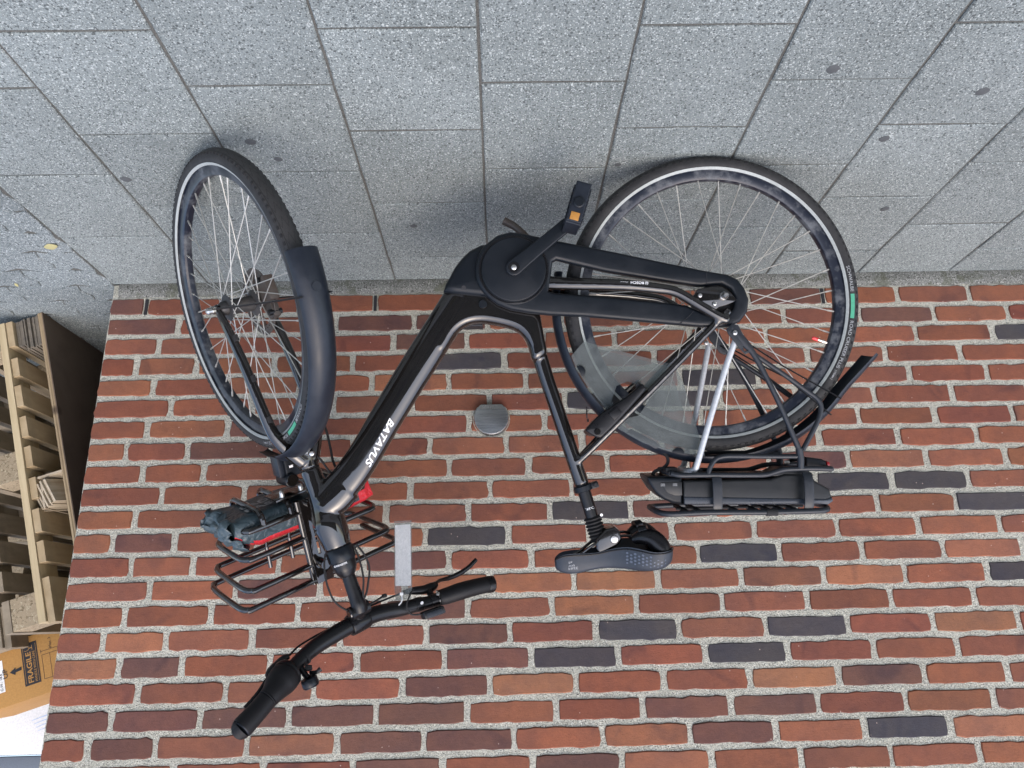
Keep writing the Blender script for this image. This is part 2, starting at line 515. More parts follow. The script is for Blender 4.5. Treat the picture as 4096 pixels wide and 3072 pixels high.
def text_obj(name, s, size, mp, mat, parent, shear=0, bold=0, width=None, height=None, cuts=0):
    V, F = text2d(s, size, shear, bold)
    if cuts:
        bm = bmesh.new()
        vs = [bm.verts.new((a, b, 0)) for a, b in V]
        for q in F:
            try: bm.faces.new([vs[i] for i in q])
            except ValueError: pass
        ya = min(v[1] for v in V); yb_ = max(v[1] for v in V)
        for k in range(1, cuts+1):
            bmesh.ops.bisect_plane(bm, geom=bm.verts[:]+bm.edges[:]+bm.faces[:], plane_co=(0, ya+(yb_-ya)*k/(cuts+1), 0), plane_no=(0, 1, 0))
        bm.verts.index_update()
        V = [(v.co.x, v.co.y) for v in bm.verts]; F = [tuple(v.index for v in f.verts) for f in bm.faces]
        bm.free()
    x0 = min(v[0] for v in V); x1 = max(v[0] for v in V); y0 = min(v[1] for v in V); y1 = max(v[1] for v in V)
    sx = width/(x1-x0) if width else 1
    sy = height/(y1-y0) if height else (sx if width else 1)
    V = [mp((a-x0)*sx, (b-y0)*sy) for a, b in V]
    return new_obj(name, V, F, mat, parent, smooth=False)

def tag(o, label=None, cat=None, group=None, kind=None):
    if label: o['label'] = label
    if cat: o['category'] = cat
    if group: o['group'] = group
    if kind: o['kind'] = kind
    return o

def empty(name, loc=(0, 0, 0)):
    o = bpy.data.objects.new(name, None); COL.objects.link(o); o.location = loc
    o.empty_display_size = .1
    return o

def ident(x, y, z): return Vector((x, y, z))

# ================================================================== SETTING
# ground sheet to the horizon
v, f = boxv(-60, 60, -60, 60, -.30, -.022)
tag(new_obj('ground', v, f, MT['far'], smooth=False), kind='structure')
# paving bed under the slabs
v, f = boxv(-3.6, 1.2265, -2.4, .0, -.020, -.0045)
bed = tag(new_obj('pavement', v, f, MT['sand'], smooth=False), kind='structure')
v, f = boxv(1.2265, 3.1, -2.4, 2.3, -.020, -.0035)
yard = tag(new_obj('yard_paving', v, f, MT['sand'], smooth=False), kind='structure')

def slab(poly, z, th, bev, name, mat, parent, tilt=(0, 0)):
    """flat stone with a chamfered edge; poly is its outline"""
    cx = sum(p[0] for p in poly)/len(poly); cy = sum(p[1] for p in poly)/len(poly)
    n = len(poly); V = []
    for inset, zz in ((0, z-th), (0, z-bev), (bev, z)):
        for a, b in poly:
            dx, dy = cx-a, cy-b; L = hypot(dx, dy)
            k = inset*1.4/L
            x, y = a+dx*k, b+dy*k
            V.append((x, y, zz+(x-cx)*tilt[0]+(y-cy)*tilt[1]))
    F = [tuple(range(2*n, 3*n))]
    for r in (0, 1):
        for i in range(n):
            j = (i+1) % n
            F.append((r*n+i, r*n+j, (r+1)*n+j, (r+1)*n+i))
    o = new_obj(name, V, F, mat, parent, smooth=False)
    return o

TX, TYR = 1.2261, -.155
rnd = random.Random(3)
for i in range(0, 15):
    x1 = TX-i*.3; x0 = x1-.3
    first = TYR-.15 if i % 2 == 0 else TYR
    ys = [-.002]+[first-k*.3 for k in range(0, 8)]
    for a, b in zip(ys[:-1], ys[1:]):
        if b < -2.25: continue
        g = .0028
        j = lambda: rnd.uniform(-.0012, .0012)
        X0, X1, Y0, Y1 = x0+g, x1-g, b+g, a-g
        mx, my = (X0+X1)/2, (Y0+Y1)/2
        poly = [(X0+j(), Y0+j()), ((X0+mx)/2, Y0+j()), (mx, Y0+j()), ((X1+mx)/2, Y0+j()), (X1+j(), Y0+j()), (X1+j(), (Y0+my)/2), (X1+j(), my), (X1+j(), (Y1+my)/2), (X1+j(), Y1+j()), (mx, Y1+j()), (X0+j(), Y1+j()), (X0+j(), my)]
        slab(poly, rnd.uniform(-.0012, .0008), .016, .0028, 'paving_slab', MT['paver'], bed, (rnd.uniform(-.004, .004), rnd.uniform(-.004, .004)))

# interlocking zigzag blocks right of the wall corner (outside the frame the rows just go on)
def zig(t, amp): return amp*(1 if (t % 1) < .5 else -1)
cnt = 0
ph = .1125
row = 0
yb = -2.36
while yb < 2.1:
    off = .0 if row % 2 == 0 else .112
    xb = 1.2285-off
    while xb < 2.9:
        xs, xe = xb, xb+.225
        c0 = max(xs, 1.2285)
        if xe-c0 > .03:
            vis = yb > -.75 and yb < .75 and c0 < 1.95
            g = .0016
            poly = []
            m = 4
            for k in range(m+1):
                x = c0+g+(xe-c0-2*g)*k/m
                poly.append((x, yb+g+.010*(1 if k % 2 else -1)*(1 if 0 < k < m else 0)))
            sx = xe-g; ex = c0+g
            side = [] if False else [(sx+.009, yb+ph*.33), (sx-.009, yb+ph*.66)]
            poly += side
            for k in range(m, -1, -1):
                x = c0+g+(xe-c0-2*g)*k/m
                poly.append((x, yb+ph-g+.010*(1 if k % 2 else -1)*(1 if 0 < k < m else 0)))
            if c0 == xs: poly += [(ex-.009, yb+ph*.66), (ex+.009, yb+ph*.33)]
            if vis:
                slab(poly, rnd.uniform(-.001, .001), .014, .002, 'paving_block', MT['paver2'], yard)
                cnt += 1
            else:
                if 'restV' not in globals(): restV = MB()
                n = len(poly); V = [(a, b, zz) for zz in (-.016, 0.0) for a, b in poly]
                F = [tuple(range(n, 2*n))]+[(i, (i+1) % n, n+(i+1) % n, n+i) for i in range(n)]
                restV.add((V, F))
        xb += .225
    yb += ph; row += 1
tag(restV.build('paving_block', MT['paver2'], yard, smooth=False), kind='stuff')

# unseen building added behind the camera so the glossy paint mirrors something dark
mb = MB(); mb.add(boxv(-18, 16, -20.0, -15.0, -.02, 6.2)); mb.add(boxv(-18.3, 16.3, -20.3, -14.7, 6.2, 6.45))
ob_ = new_obj('added_dark_building', mb.v, mb.f, MT['plinth'], smooth=False); tag(ob_, kind='structure')
for k in range(12):
    for zz in (.9, 3.7):
        v, f = boxv(-15+k*2.4, -13.7+k*2.4, -14.99, -14.94, zz, zz+1.5)
        new_obj('window', v, f, MT['gloss'], ob_, smooth=False)

# ------------------------------------------------------------------ brick wall
CS, ZB = .06694, .0450
JX = {1: [1.225, 1.112, .872, .63, .388, .151, -.087, -.326, -.567, -.808, -1.05, -1.292, -1.528], 2: [1.22, 1.003, .756, .508, .265, .03, -.205, -.442, -.679, -.916, -1.16, -1.399, -1.639], 3: [1.216, 1.059, .816, .573, .329, .096, -.142, -.37, -.607, -.848, -1.087, -1.327, -1.575], 4: [1.214, 1.116, .932, .693, .45, .22, -.019, -.253, -.488, -.727, -.97, -1.216, -1.456], 5: [1.212, 1.057, .835, .613, .391, .155, -.082, -.322, -.563, -.806, -1.044, -1.282, -1.524], 6: [1.214, .995, .75, .505, .265, .028, -.201, -.44, -.681, -.916, -1.159, -1.401], 7: [1.214, 1.059, .82, .578, .336, .093, -.137, -.376, -.617, -.857, -1.099, -1.336, -1.574], 8: [1.216, 1.113, .932, .686, .439, .209, -.02, -.248, -.487, -.726, -.967, -1.209, -1.45], 9: [1.215, 1.057, .878, .636, .395, .151, -.084, -.321, -.56, -.804, -1.044, -1.282, -1.524], 10: [1.215, .991, .749, .508, .266, .029, -.21, -.451, -.692, -.935, -1.165, -1.397], 11: [1.216, 1.058, .818, .577, .335, .095, -.143, -.38, -.621, -.865, -1.108, -1.343], 12: [1.22, 1.113, .938, .7, .46, .22, -.021, -.256, -.497, -.737, -.979, -1.218, -1.458], 13: [1.222, 1.053, .877, .636, .395, .152, -.084, -.324, -.565, -.801, -1.039, -1.277, -1.512], 14: [1.225, .993, .751, .514, .275, .035, -.205, -.443, -.681, -.918, -1.154, -1.393], 15: [1.224, 1.054, .813, .572, .334, .096, -.14, -.377, -.62, -.862, -1.102, -1.339], 16: [1.224, 1.102, .932, .694, .45, .216, -.02, -.258, -.492, -.735, -.967, -1.208, -1.45], 17: [1.225, 1.05, .878, .64, .404, .163, -.078, -.316, -.558, -.787, -1.027, -1.264], 18: [1.225, .992, .754, .516, .278, .039, -.197, -.436, -.675, -.918, -1.158, -1.388], 19: [1.225, 1.052, .817, .579, .347, .101, -.139, -.374, -.613, -.853, -1.095, -1.335], 20: [1.223, 1.104, .927, .686, .448, .217, -.024, -.261, -.496, -.729, -.969, -1.201], 21: [1.221, 1.118, .872, .639, .403, .167, -.07, -.309, -.546, -.788, -1.028, -1.268]}
# brick colours: (course, x of a point inside the brick) -> kind
DARK = {(4, .1), (3, -1.65), (6, -.62), (10, -1.28), (10, -1.08), (11, -.2), (12, .1), (13, -.68), (14, -1.46), (16, -.37), (16, -.85), (17, -.2), (17, -.67), (20, -1.08), (5, -.7), (11, -1.45), (6, -.32)}
PURP = {(8, .8), (7, .72), (19, 1.12), (19, .93), (20, 1.0), (17, .96), (11, -.5), (19, .7), (19, .46), (19, .22), (15, .2), (16, .1), (17, .05), (20, .1), (20, -.6), (21, -.2), (1, -.9), (2, .4), (2, .1), (2, -1.3), (14, .6), (3, .2), (20, .33), (21, .3), (12, 1.0), (19, -.5), (19, -.75), (18, -1.0), (9, -.95), (13, .35), (18, .15), (4, .02), (2, 1.1), (1, 1.17)}
LIGHT = {(16, 1.0), (14, -.05), (12, .6), (20, -1.25), (15, -.3), (13, -1.4), (21, -.45), (9, -1.1), (16, -1.35), (5, .25), (21, 1.17), (14, -.3), (17, 1.12), (14, -1.05), (18, -.1), (20, .55), (18, -.8), (20, -.4)}
RED = [(.225, .082, .048), (.205, .074, .045), (.240, .092, .052), (.190, .070, .044), (.212, .084, .052)]
wall = empty('brick_wall', (0, 0, 0))
tag(wall, 'red brick wall with wide sandy grey joints, standing behind the bicycle', 'wall')
# mortar body (front face a few mm behind the brick faces)
def mortar_face():
    V = []; F = []
    nx, nz = 300, 150
    x0, x1, z0, z1 = -3.0, 1.2235, .0, 2.7
    # fine grid only where the joints are looked at
    xs = [x0+(x1-x0)*i/nx for i in range(nx+1)]
    zs = [z0+(z1-z0)*i/nz for i in range(nz+1)]
    for z in zs:
        for x in xs:
            d = .0022+.0016*noise.noise(Vector((x*30, 3, z*30)))+.001*noise.noise(Vector((x*90, 7, z*90)))
            V.append((x, d, z))
    for j in range(nz):
        for i in range(nx):
            a = j*(nx+1)+i
            F.append((a, a+1, a+nx+2, a+nx+1))
    n0 = len(V)
    for (x, y, z) in ((x0, .006, z0), (x1, .006, z0), (x1, .006, z1), (x0, .006, z1), (x0, 3.0, z0), (x1-.004, 3.0, z0), (x1-.004, 3.0, z1), (x0, 3.0, z1)): V.append((x, y, z))
    F += [(n0+1, n0+5, n0+6, n0+2), (n0, n0+3, n0+7, n0+4), (n0+2, n0+6, n0+7, n0+3), (n0+4, n0+7, n0+6, n0+5)]
    return V, F
v, f = mortar_face()
new_obj('mortar', v, f, MT['mortar'], wall, smooth=True)

def brick_mesh(x0, x1, z0, z1, rg, depth=.05, n_long=9):
    """one brick with its own worn, uneven outline. front face at y about -0.003"""
    P = []
    def jit(a=.0012): return rg.gauss(0, a)
    bow = rg.gauss(0, .0007)
    nl = n_long if x1-x0 > .16 else 6
    r = rg.uniform(.002, .005)
    for k in range(nl+1):
        t = k/nl; P.append((x0+r*.6+(x1-x0-r*1.2)*t, z0+jit()+bow*sin(pi*t)+(r*.5 if k in (0, nl) else 0)))
    P += [(x1+jit(), z0+(z1-z0)*.3), (x1+jit(), z0+(z1-z0)*.7)]
    for k in range(nl, -1, -1):
        t = k/nl; P.append((x0+r*.6+(x1-x0-r*1.2)*t, z1+jit()+bow*sin(pi*t)-(r*.5 if k in (0, nl) else 0)))
    P += [(x0+jit(), z0+(z1-z0)*.7), (x0+jit(), z0+(z1-z0)*.3)]
    cx, cz = (x0+x1)/2, (z0+z1)/2
    yf = -.0012+rg.uniform(-.0008, .0008)
    tx, tz = rg.gauss(0, .003), rg.gauss(0, .008)
    n = len(P); V = []
    for ins, yy in ((0, depth), (0, yf+.0030), (.0022, yf)):
        for a, b in P:
            sx = ins if a < cx else -ins
            sz = ins if b < cz else -ins
            V.append((a-cx+sx, yy+(a-cx)*tx+(b-cz)*tz if yy < .02 else yy, b-cz+sz))
    F = []
    for k in range(nl):
        F.append((2*n+k, 2*n+k+1, 2*n+2*nl+2-k, 2*n+2*nl+3-k))
    F.append((2*n+nl, 2*n+nl+1, 2*n+nl+2, 2*n+nl+3))
    F.append((2*n, 2*n+2*nl+3, 2*n+2*nl+4, 2*n+2*nl+5))
    for i in range(n): F.append((n+i, n+(i+1) % n, 2*n+(i+1) % n, 2*n+i))
    for i in range(n): F.append((i, (i+1) % n, n+(i+1) % n, n+i))
    return V, F, (cx, 0, cz)

rb = random.Random(11)
stuffv = MB()
nb = 0
for c in range(1, 40):
    z0 = ZB+(c-1)*CS; z1 = z0+CS
    za, zb_ = z0+.0078, z1-.0078
    if c == 1: za = .0500
    if c in JX: js = list(JX[c])
    else:
        off = rb.choice((.24, .115, .175, .055)); js = [1.2235, 1.2235-off]
    while js[-1] > -2.9: js.append(js[-1]-.2398)
    js[0] = 1.2225+rb.uniform(-.002, .0025)
    for k in range(len(js)-1):
        hi, lo = js[k], js[k+1]
        g = .0072+rb.uniform(-.0016, .0030)
        x1 = hi-(g if k else 0); x0 = lo+.0072+rb.uniform(-.0016, .0030)
        dz = rb.gauss(0, .0006)
        V, F, cc = brick_mesh(x0, x1, za+dz+rb.uniform(-.0008, .0008), zb_+dz+rb.uniform(-.0008, .0008), rb)
        mid = (x0+x1)/2
        kind = 'r'
        for S_, kk in ((DARK, 'd'), (PURP, 'p'), (LIGHT, 'l')):
            if any(cq == c and x0-.01 < xq < x1+.01 for cq, xq in S_): kind = kk; break
        if c not in JX or mid < -1.7:
            kind = rb.choice('rrrrrrrplpd')
        base = {'r': rb.choice(RED), 'd': (.062, .056, .060), 'p': (.140, .066, .050), 'l': (.275, .118, .066)}[kind]
        k_ = rb.uniform(.90, 1.10)
        colr = tuple(x*k_*rb.uniform(.96, 1.04) for x in base)
        limx = -1.62 if c < 12 else -1.52
        if c <= 22 and x1 > limx:
            o = new_obj('brick', V, F, MT['brick'], wall, smooth=True, angle=40)
            o.location = cc; o.color = (*colr, 1); nb += 1
        else:
            stuffv.add(([(a+cc[0], b, d+cc[2]) for a, b, d in V], F))
# the side of the building (turns the corner away from the camera)
for c in range(1, 40):
    z0 = ZB+(c-1)*CS; yb2 = .112 if c % 2 else .232
    while yb2 < 2.9:
        stuffv.add(boxv(1.20, 1.2235, yb2, yb2+.228, z0+.0066, z0+CS-.0066))
        yb2 += .24
so = stuffv.build('brick', MT['brick'], wall, smooth=False)
so.color = (.20, .062, .040, 1); tag(so, kind='stuff')
# weep slots in the lowest course: black strips stand for the shade inside
for xw in (1.112, .388, -1.05):
    v, f = boxv(xw-.0045, xw+.0045, -.0022, .0020, .052, .104)
    new_obj('weep_slot_shade', v, f, MT['darkprint_and_shade'], wall, smooth=False)
# roof slab closing the building far above
v, f = boxv(-3.05, 1.26, -.03, 3.05, 2.70, 2.82)
new_obj('coping', v, f, MT['plinth'], wall, smooth=False)

# concrete plinth strip between paving and bricks
V = []; F = []; nx = 220
rows = [(-.001, -.012), (-.0035, .006), (-.0045, .022), (-.003, .036), (.0015, .0445)]
for r, (yy, zz) in enumerate(rows):
    for i in range(nx+1):
        x = -3.0+(1.205+3.0)*i/nx
        q = noise.noise(Vector((x*14, r*2.3, 1)))*.0022
        V.append((x, yy+q, zz+(q*1.4 if r == len(rows)-1 else 0)))
for r in range(len(rows)-1):
    for i in range(nx):
        a = r*(nx+1)+i; F.append((a, a+1, a+nx+2, a+nx+1))
n0 = len(V)
V += [(1.205, -.001, -.012), (1.205, .12, -.012), (1.205, .12, .0445), (1.205, .0015, .0445)]
F += [(n0, n0+1, n0+2, n0+3)]
tag(new_obj('plinth', V, F, MT['plinth']), kind='structure')

# round stainless cover on the wall
lamp = empty('wall_cover', (.0235, 0, .468))
tag(lamp, 'round brushed stainless cover with a flat lower edge, fixed to the bricks', 'wall cover')
def wl(x, y, z): return Vector((x, -z, y))
def dshape(R, cut):
    a0 = -math.asin(cut/R)
    return [(R*cos(a0+(pi-2*a0)*k/40), R*sin(a0+(pi-2*a0)*k/40)) for k in range(41)]
v, f = prism([dshape(.0515, .041)], 0, .021, .001, wl)
new_obj('body', v, f, MT['brushed'], lamp)
# sloped lip along the flat edge
v = [wl(-.0325, -.039, .0215), wl(.0325, -.039, .0215), wl(.040, -.0265, .0225), wl(-.040, -.0265, .0225), wl(-.031, -.0412, .0), wl(.031, -.0412, .0)]
new_obj('lip', v, [(0, 1, 2, 3), (4, 5, 1, 0)], MT['steel'], lamp, smooth=False)
v, f = lathe([(.053, .0006), (.0565, .0030), (.054, -.001)], 40, wl, -.75, pi+.75)
new_obj('sealant', v, f, MT['mortar'], lamp)

# ================================================================== BICYCLE
LEAN = .2837
bike = empty('electric_bicycle', (-.5124, -.6461, 0))
bike.rotation_euler = (-LEAN, 0, 0)
tag(bike, 'black electric bicycle leaning on the brick wall, front wheel turned to the wall', 'bicycle')
BM = Matrix.Translation((-.5124, -.6461, 0)) @ Matrix.Rotation(-LEAN, 4, 'X')
def part(mb_or_vf, name, mat, parent=None, **kw):
    vf = (mb_or_vf.v, mb_or_vf.f) if isinstance(mb_or_vf, MB) else mb_or_vf
    return new_obj(name, vf[0], vf[1], mat, parent or bike, **kw)
def L(a, h, l=0): return Vector((a, l, h))          # side view coordinates -> bicycle space
def side(x, y, z): return Vector((x, z, y))          # prisms drawn in the side view
# steering frame
DL, TH = .8971, 1.2394
sS = Vector((-cos(TH), 0, sin(TH)))
sN = Vector((0, 1, 0))*cos(DL)+sS.cross(Vector((0, 1, 0)))*sin(DL)
sF = sN.cross(sS)
S0 = Vector((.960, 0, .728))
def st(n, f, s): return S0+sN*n+sF*f+sS*s
be = radians(19)
rV = sF*cos(be)-sS*sin(be); rW = sS*cos(be)+sF*sin(be)
def rk(n, v, w): return S0+sN*n+rV*v+rW*w

# ---- wheels
RO = .3529
def wheel(name, mp, hub_r, disc, lab_a0, seed):
    root = empty(name); root.parent = bike
    rg = random.Random(seed)
    # tyre with uv
    nA, nS = 144, 20
    V = []; F = []; Rc, rt_ = RO-.0225, .0225
    for i in range(nA):
        A = 2*pi*i/nA
        for k in range(nS):
            B = 2*pi*k/nS
            rr_ = Rc+cos(B)*rt_*(1.0 if cos(B) > 0 else .75); zz = sin(B)*rt_
            V.append(mp(rr_*cos(A), rr_*sin(A), zz))
    for i in range(nA):
        for k in range(nS):
            F.append((i*nS+k, i*nS+(k+1) % nS, ((i+1) % nA)*nS+(k+1) % nS, ((i+1) % nA)*nS+k))
    me = bpy.data.meshes.new('tyre'); me.from_pydata([tuple(v) for v in V], [], F)
    uvl = me.uv_layers.new(name='UVMap')
    li = 0
    for i in range(nA):
        for k in range(nS):
            us = (i, i, i+1, i+1); ks = (k, k+1, k+1, k)
            for q in range(4):
                B = ks[q]/nS
                B = B if B <= .5 else B-1
                if k >= nS/2: B = ks[q]/nS-1
                uvl.data[li].uv = (us[q]/nA, .5+B); li += 1
    bm = bmesh.new(); bm.from_mesh(me); bmesh.ops.recalc_face_normals(bm, faces=bm.faces); bm.to_mesh(me); bm.free()
    me.materials.append(MT['tyre']); me.shade_smooth()
    ty = bpy.data.objects.new('tyre', me); COL.objects.link(ty); ty.parent = root
    # tread shoulder knobs along both edges of the tread
    mb = MB()
    for i in range(124):
        A = 2*pi*i/124
        for sg in (1, -1):
            B = sg*1.0
            def pt(da, db, dr): 
                return mp((Rc+cos(B+db)*(rt_+dr))*cos(A+da), (Rc+cos(B+db)*(rt_+dr))*sin(A+da), sin(B+db)*(rt_+dr))
            q = [pt(-.013, -.12, -.001), pt(.013, -.12, -.001), pt(.013, .12, -.001), pt(-.013, .12, -.001), pt(-.010, -.10, .0013), pt(.010, -.10, .0013), pt(.010, .10, .0013), pt(-.010, .10, .0013)]
            mb.add((q, [(4, 5, 6, 7), (0, 1, 5, 4), (1, 2, 6, 5), (2, 3, 7, 6), (3, 0, 4, 7)]))
    tag(part(mb, 'tread_block', MT['rubber'], root, smooth=False), kind='stuff')
    # stripe on both sidewalls
    mb = MB()
    for sg in (-1, 1):
        mb.add(lathe([(.3165, sg*.0178), (.3190, sg*.0198), (.3225, sg*.0213)], 120, mp))
    part(mb, 'reflective_stripe', MT['reflex'], root)
    # rim
    part(lathe([(.294, -.004), (.2955, -.0095), (.302, -.0125), (.3165, -.0130), (.3165, -.0155), (.319, -.0155), (.319, .0155), (.3165, .0155), (.3165, .013), (.302, .0125), (.2955, .0095), (.294, .004), (.294, -.004)], 120, mp), 'rim', MT['rim'], root)
    # hub
    mb = MB()
    mb.add(lathe([(.009, -.052), (.012, -.052), (.016, -.046), (.017, -.036), (hub_r, -.034), (hub_r+.002, -.032), (hub_r, -.030), (.019, -.026), (.017, 0), (.019, .026), (hub_r, .030), (hub_r+.002, .032), (hub_r, .034), (.016, .038), (.012, .052), (.009, .052)], 28, mp))
    part(mb, 'hub', MT['hub'], root)
    part(tube([mp(0, 0, -.066), mp(0, 0, .066)], .0048, 10, smooth=False), 'axle', MT['steel'], root)
    # spokes, 36, crossed
    for i in range(36):
        A = 2*pi*(i+.5)/36
        sg = 1 if i % 2 == 0 else -1
        d = 1.15 if (i//2) % 2 == 0 else -1.15
        hr = hub_r-.001
        p0 = mp(hr*cos(A+d), hr*sin(A+d), sg*.0325)
        p1 = mp(.290*cos(A), .290*sin(A), sg*.003)
        p2 = mp(.295*cos(A), .295*sin(A), sg*.003)
        mb = MB(); mb.add(tube([p0, p1], .00125, 6, smooth=False)); mb.add(tube([p0.lerp(p1, .955), p2], .0022, 6, smooth=False))
        part(mb, 'spoke', MT['spoke'], root)
    # valve
    A = lab_a0[2]
    c_, s_ = cos(A), sin(A)
    vv = MB(); vv.add(tube([mp(.296*c_, .296*s_, 0), mp(.262*c_, .262*s_, 0)], .0030, 8, smooth=False)); vv.add(tube([mp(.285*c_, .285*s_, 0), mp(.281*c_, .281*s_, 0)], .0045, 8, smooth=False))
    part(vv, 'valve', MT['steel'], root)
    part(tube([mp(.270*c_, .270*s_, 0), mp(.263*c_, .263*s_, 0), mp(.256*c_, .256*s_, 0)], [.0046, .0046, .0036], 8, smooth=False), 'valve_cap', MT['red'], root)
    # sidewall lettering, read clockwise seen from the chain side
    def arc(a_start, r_base):
        def m_(x, y):
            r = r_base+y; A = a_start-x/.331
            zt = -(sqrt(max(1e-8, .0225**2-(min(.0215, abs(r-Rc)))**2)))-.0007
            return mp(r*cos(A), r*sin(A), zt)
        return m_
    a_s, gl, _ = lab_a0
    text_obj('lettering', 'SCHWALBE', .01, arc(a_s, .3265), MT['greyprint'], root, width=.062, height=.0080)
    gv = MB(); nseg = 10; Vv = []
    for k in range(nseg+1):
        for r in (.3258, .3350):
            Vv.append(arc(a_s-.204, 0)(.058*k/nseg, r))
    gv.add((Vv, [(2*k, 2*k+2, 2*k+3, 2*k+1) for k in range(nseg)]))
    part(gv, 'green_mark', MT['green'], root, smooth=False)
    text_obj('lettering', 'ROAD CRUISER PLUS', .01, arc(a_s-.204-.058/.331-.02, .3265), MT['greyprint'], root, width=.118, height=.0080)
    # boxed small mark at the end of the writing
    text_obj('lettering', '[ HS484 ]', .01, arc(a_s-.204-.058/.331-.02-.118/.331-.02, .3272), MT['greyprint'], root, width=.024, height=.0062)
    if disc:
        holes = []
        for ring, (rr2, nn) in enumerate(((.073, 30), (.064, 30))):
            for k in range(nn):
                A = 2*pi*(k+.5*ring)/nn
                holes.append([(rr2*cos(A)+.0024*cos(q*pi/3), rr2*sin(A)+.0024*sin(q*pi/3)) for q in range(6)])
        outer = [(.080*cos(2*pi*k/60)*(1+.012*(k % 6 < 3)), .080*sin(2*pi*k/60)*(1+.012*(k % 6 < 3))) for k in range(60)]
        inner = [(.058*cos(2*pi*k/40), .058*sin(2*pi*k/40)) for k in range(40)]
        v, f = prism([outer, inner]+holes, .043, .0448, .0001, mp, 0)
        mb = MB(); mb.add((v, f))
        for k in range(6):
            A = 2*pi*k/6
            mb.add(tube([mp(.02*cos(A), .02*sin(A), .0439), mp(.045*cos(A+.25), .045*sin(A+.25), .0439), mp(.059*cos(A+.35), .059*sin(A+.35), .0439)], [(.004, .001)]*3, 6))
        part(mb, 'brake_disc', MT['rust'], root, smooth=False)
    return root

rear = wheel('rear_wheel', lambda x, y, z: Vector((x, z, RO+y)), .040, False, (radians(-166), 0, radians(160)), 1)
NC = -.023
front = wheel('front_wheel', lambda x, y, z: st(NC+z, x, -.4148+y), .030, True, (radians(122), 0, radians(75)), 2)

# ---- frame
fr = MB()
# down tube, deep and squarish, bending into the head tube
dt = [(.598, .330), (.646, .404), (.716, .511), (.783, .6185), (.826, .690), (.862, .742), (.897, .783), (.926, .812)]
fr.add(tube([L(a, h) for a, h in dt], [(.040, .030), (.040, .030), (.040, .029), (.039, .029), (.039, .030), (.040, .031), (.040, .031), (.036, .030)], 28, 8, sq=2.7, ref=(0, 1, 0)))
# web between down tube and seat tube above the motor
web = [(.668, .440), (.650, .462), (.6335, .4543), (.6103, .4180), (.5842, .3985), (.552, .3930), (.5134, .3985), (.4749, .4095), (.4526, .4262), (.4400, .452), (.430, .485), (.398, .470), (.402, .430), (.415, .36), (.44, .30), (.50, .27), (.58, .28), (.625, .330)]
fr.add(prism([web], -.0285, .0285, .017, side, 4, smooth=3))
# seat tube
fr.add(tube([L(.436, .385), L(.4265, .425), L(.4045, .505), L(.3740, .603), L(.3480, .687), L(.3315, .740), L(.3195, .778)], [(.030, .026), (.022, .022), (.0185, .0185), .0180, .0180, .0180, .0180], 22, 6, ref=(0, 1, 0)))
# head tube
ax = lambda t, r=0: S0+sS*t
fr.add(tube([ax(.0005), ax(.03), ax(.085), ax(.118), ax(.135), ax(.165), ax(.196)], [.0236, .0242, .0275, .035, .0392, .0370, .0315], 28, 5))
# little collar weld where the tubes meet
fr.add(tube([L(.876, .770), L(.905, .800), L(.925, .822)], [(.041, .0315), (.041, .033), (.030, .033)], 24, 5, sq=2.3, ref=(0, 1, 0)))
# chain stays
for sg in (-1, 1):
    l0 = .058*sg
    fr.add(tube([L(.405, .305, sg*.046), L(.360, .309, sg*.052), L(.228, .3165, l0*1.1), L(.145, .326, l0*1.16), L(.100, .336, l0*1.18), L(.050, .366, l0*1.2), L(.004, .394, l0*1.2), L(-.018, .403, l0*1.2)], [(.018, .012), (.0155, .012), (.0135, .011), (.0125, .011), .012, .012, .012, .011], 16, 6, ref=(0, 1, 0)))
    fr.add(tube([L(.326, .722, sg*.010), L(.290, .687, sg*.022), L(.150, .550, sg*.050), L(-.022, .378, sg*.066)], .0092, 14, 6))
    # bulge with the joint ring of the belt opening
    fr.add(tube([L(.010, .408, sg*.0655), L(-.004, .394, sg*.0668)], .0107, 14, smooth=False))
def blend(o, voxel, it, fac=.6):
    m1 = o.modifiers.new('r', 'REMESH'); m1.mode = 'VOXEL'; m1.voxel_size = voxel
    m2 = o.modifiers.new('s', 'SMOOTH'); m2.factor = fac; m2.iterations = it
    bpy.context.view_layer.update()
    dg = bpy.context.evaluated_depsgraph_get()
    me = bpy.data.meshes.new_from_object(o.evaluated_get(dg))
    o.modifiers.clear(); o.data = me; me.shade_smooth()
    return o
frame = blend(part(fr, 'frame', MT['gloss'], angle=50), .0028, 7)
# seam in the headset
part(tube([ax(.0008), ax(-.0008)], .0236, 28, smooth=False), 'headset_seam', MT['rubber'])
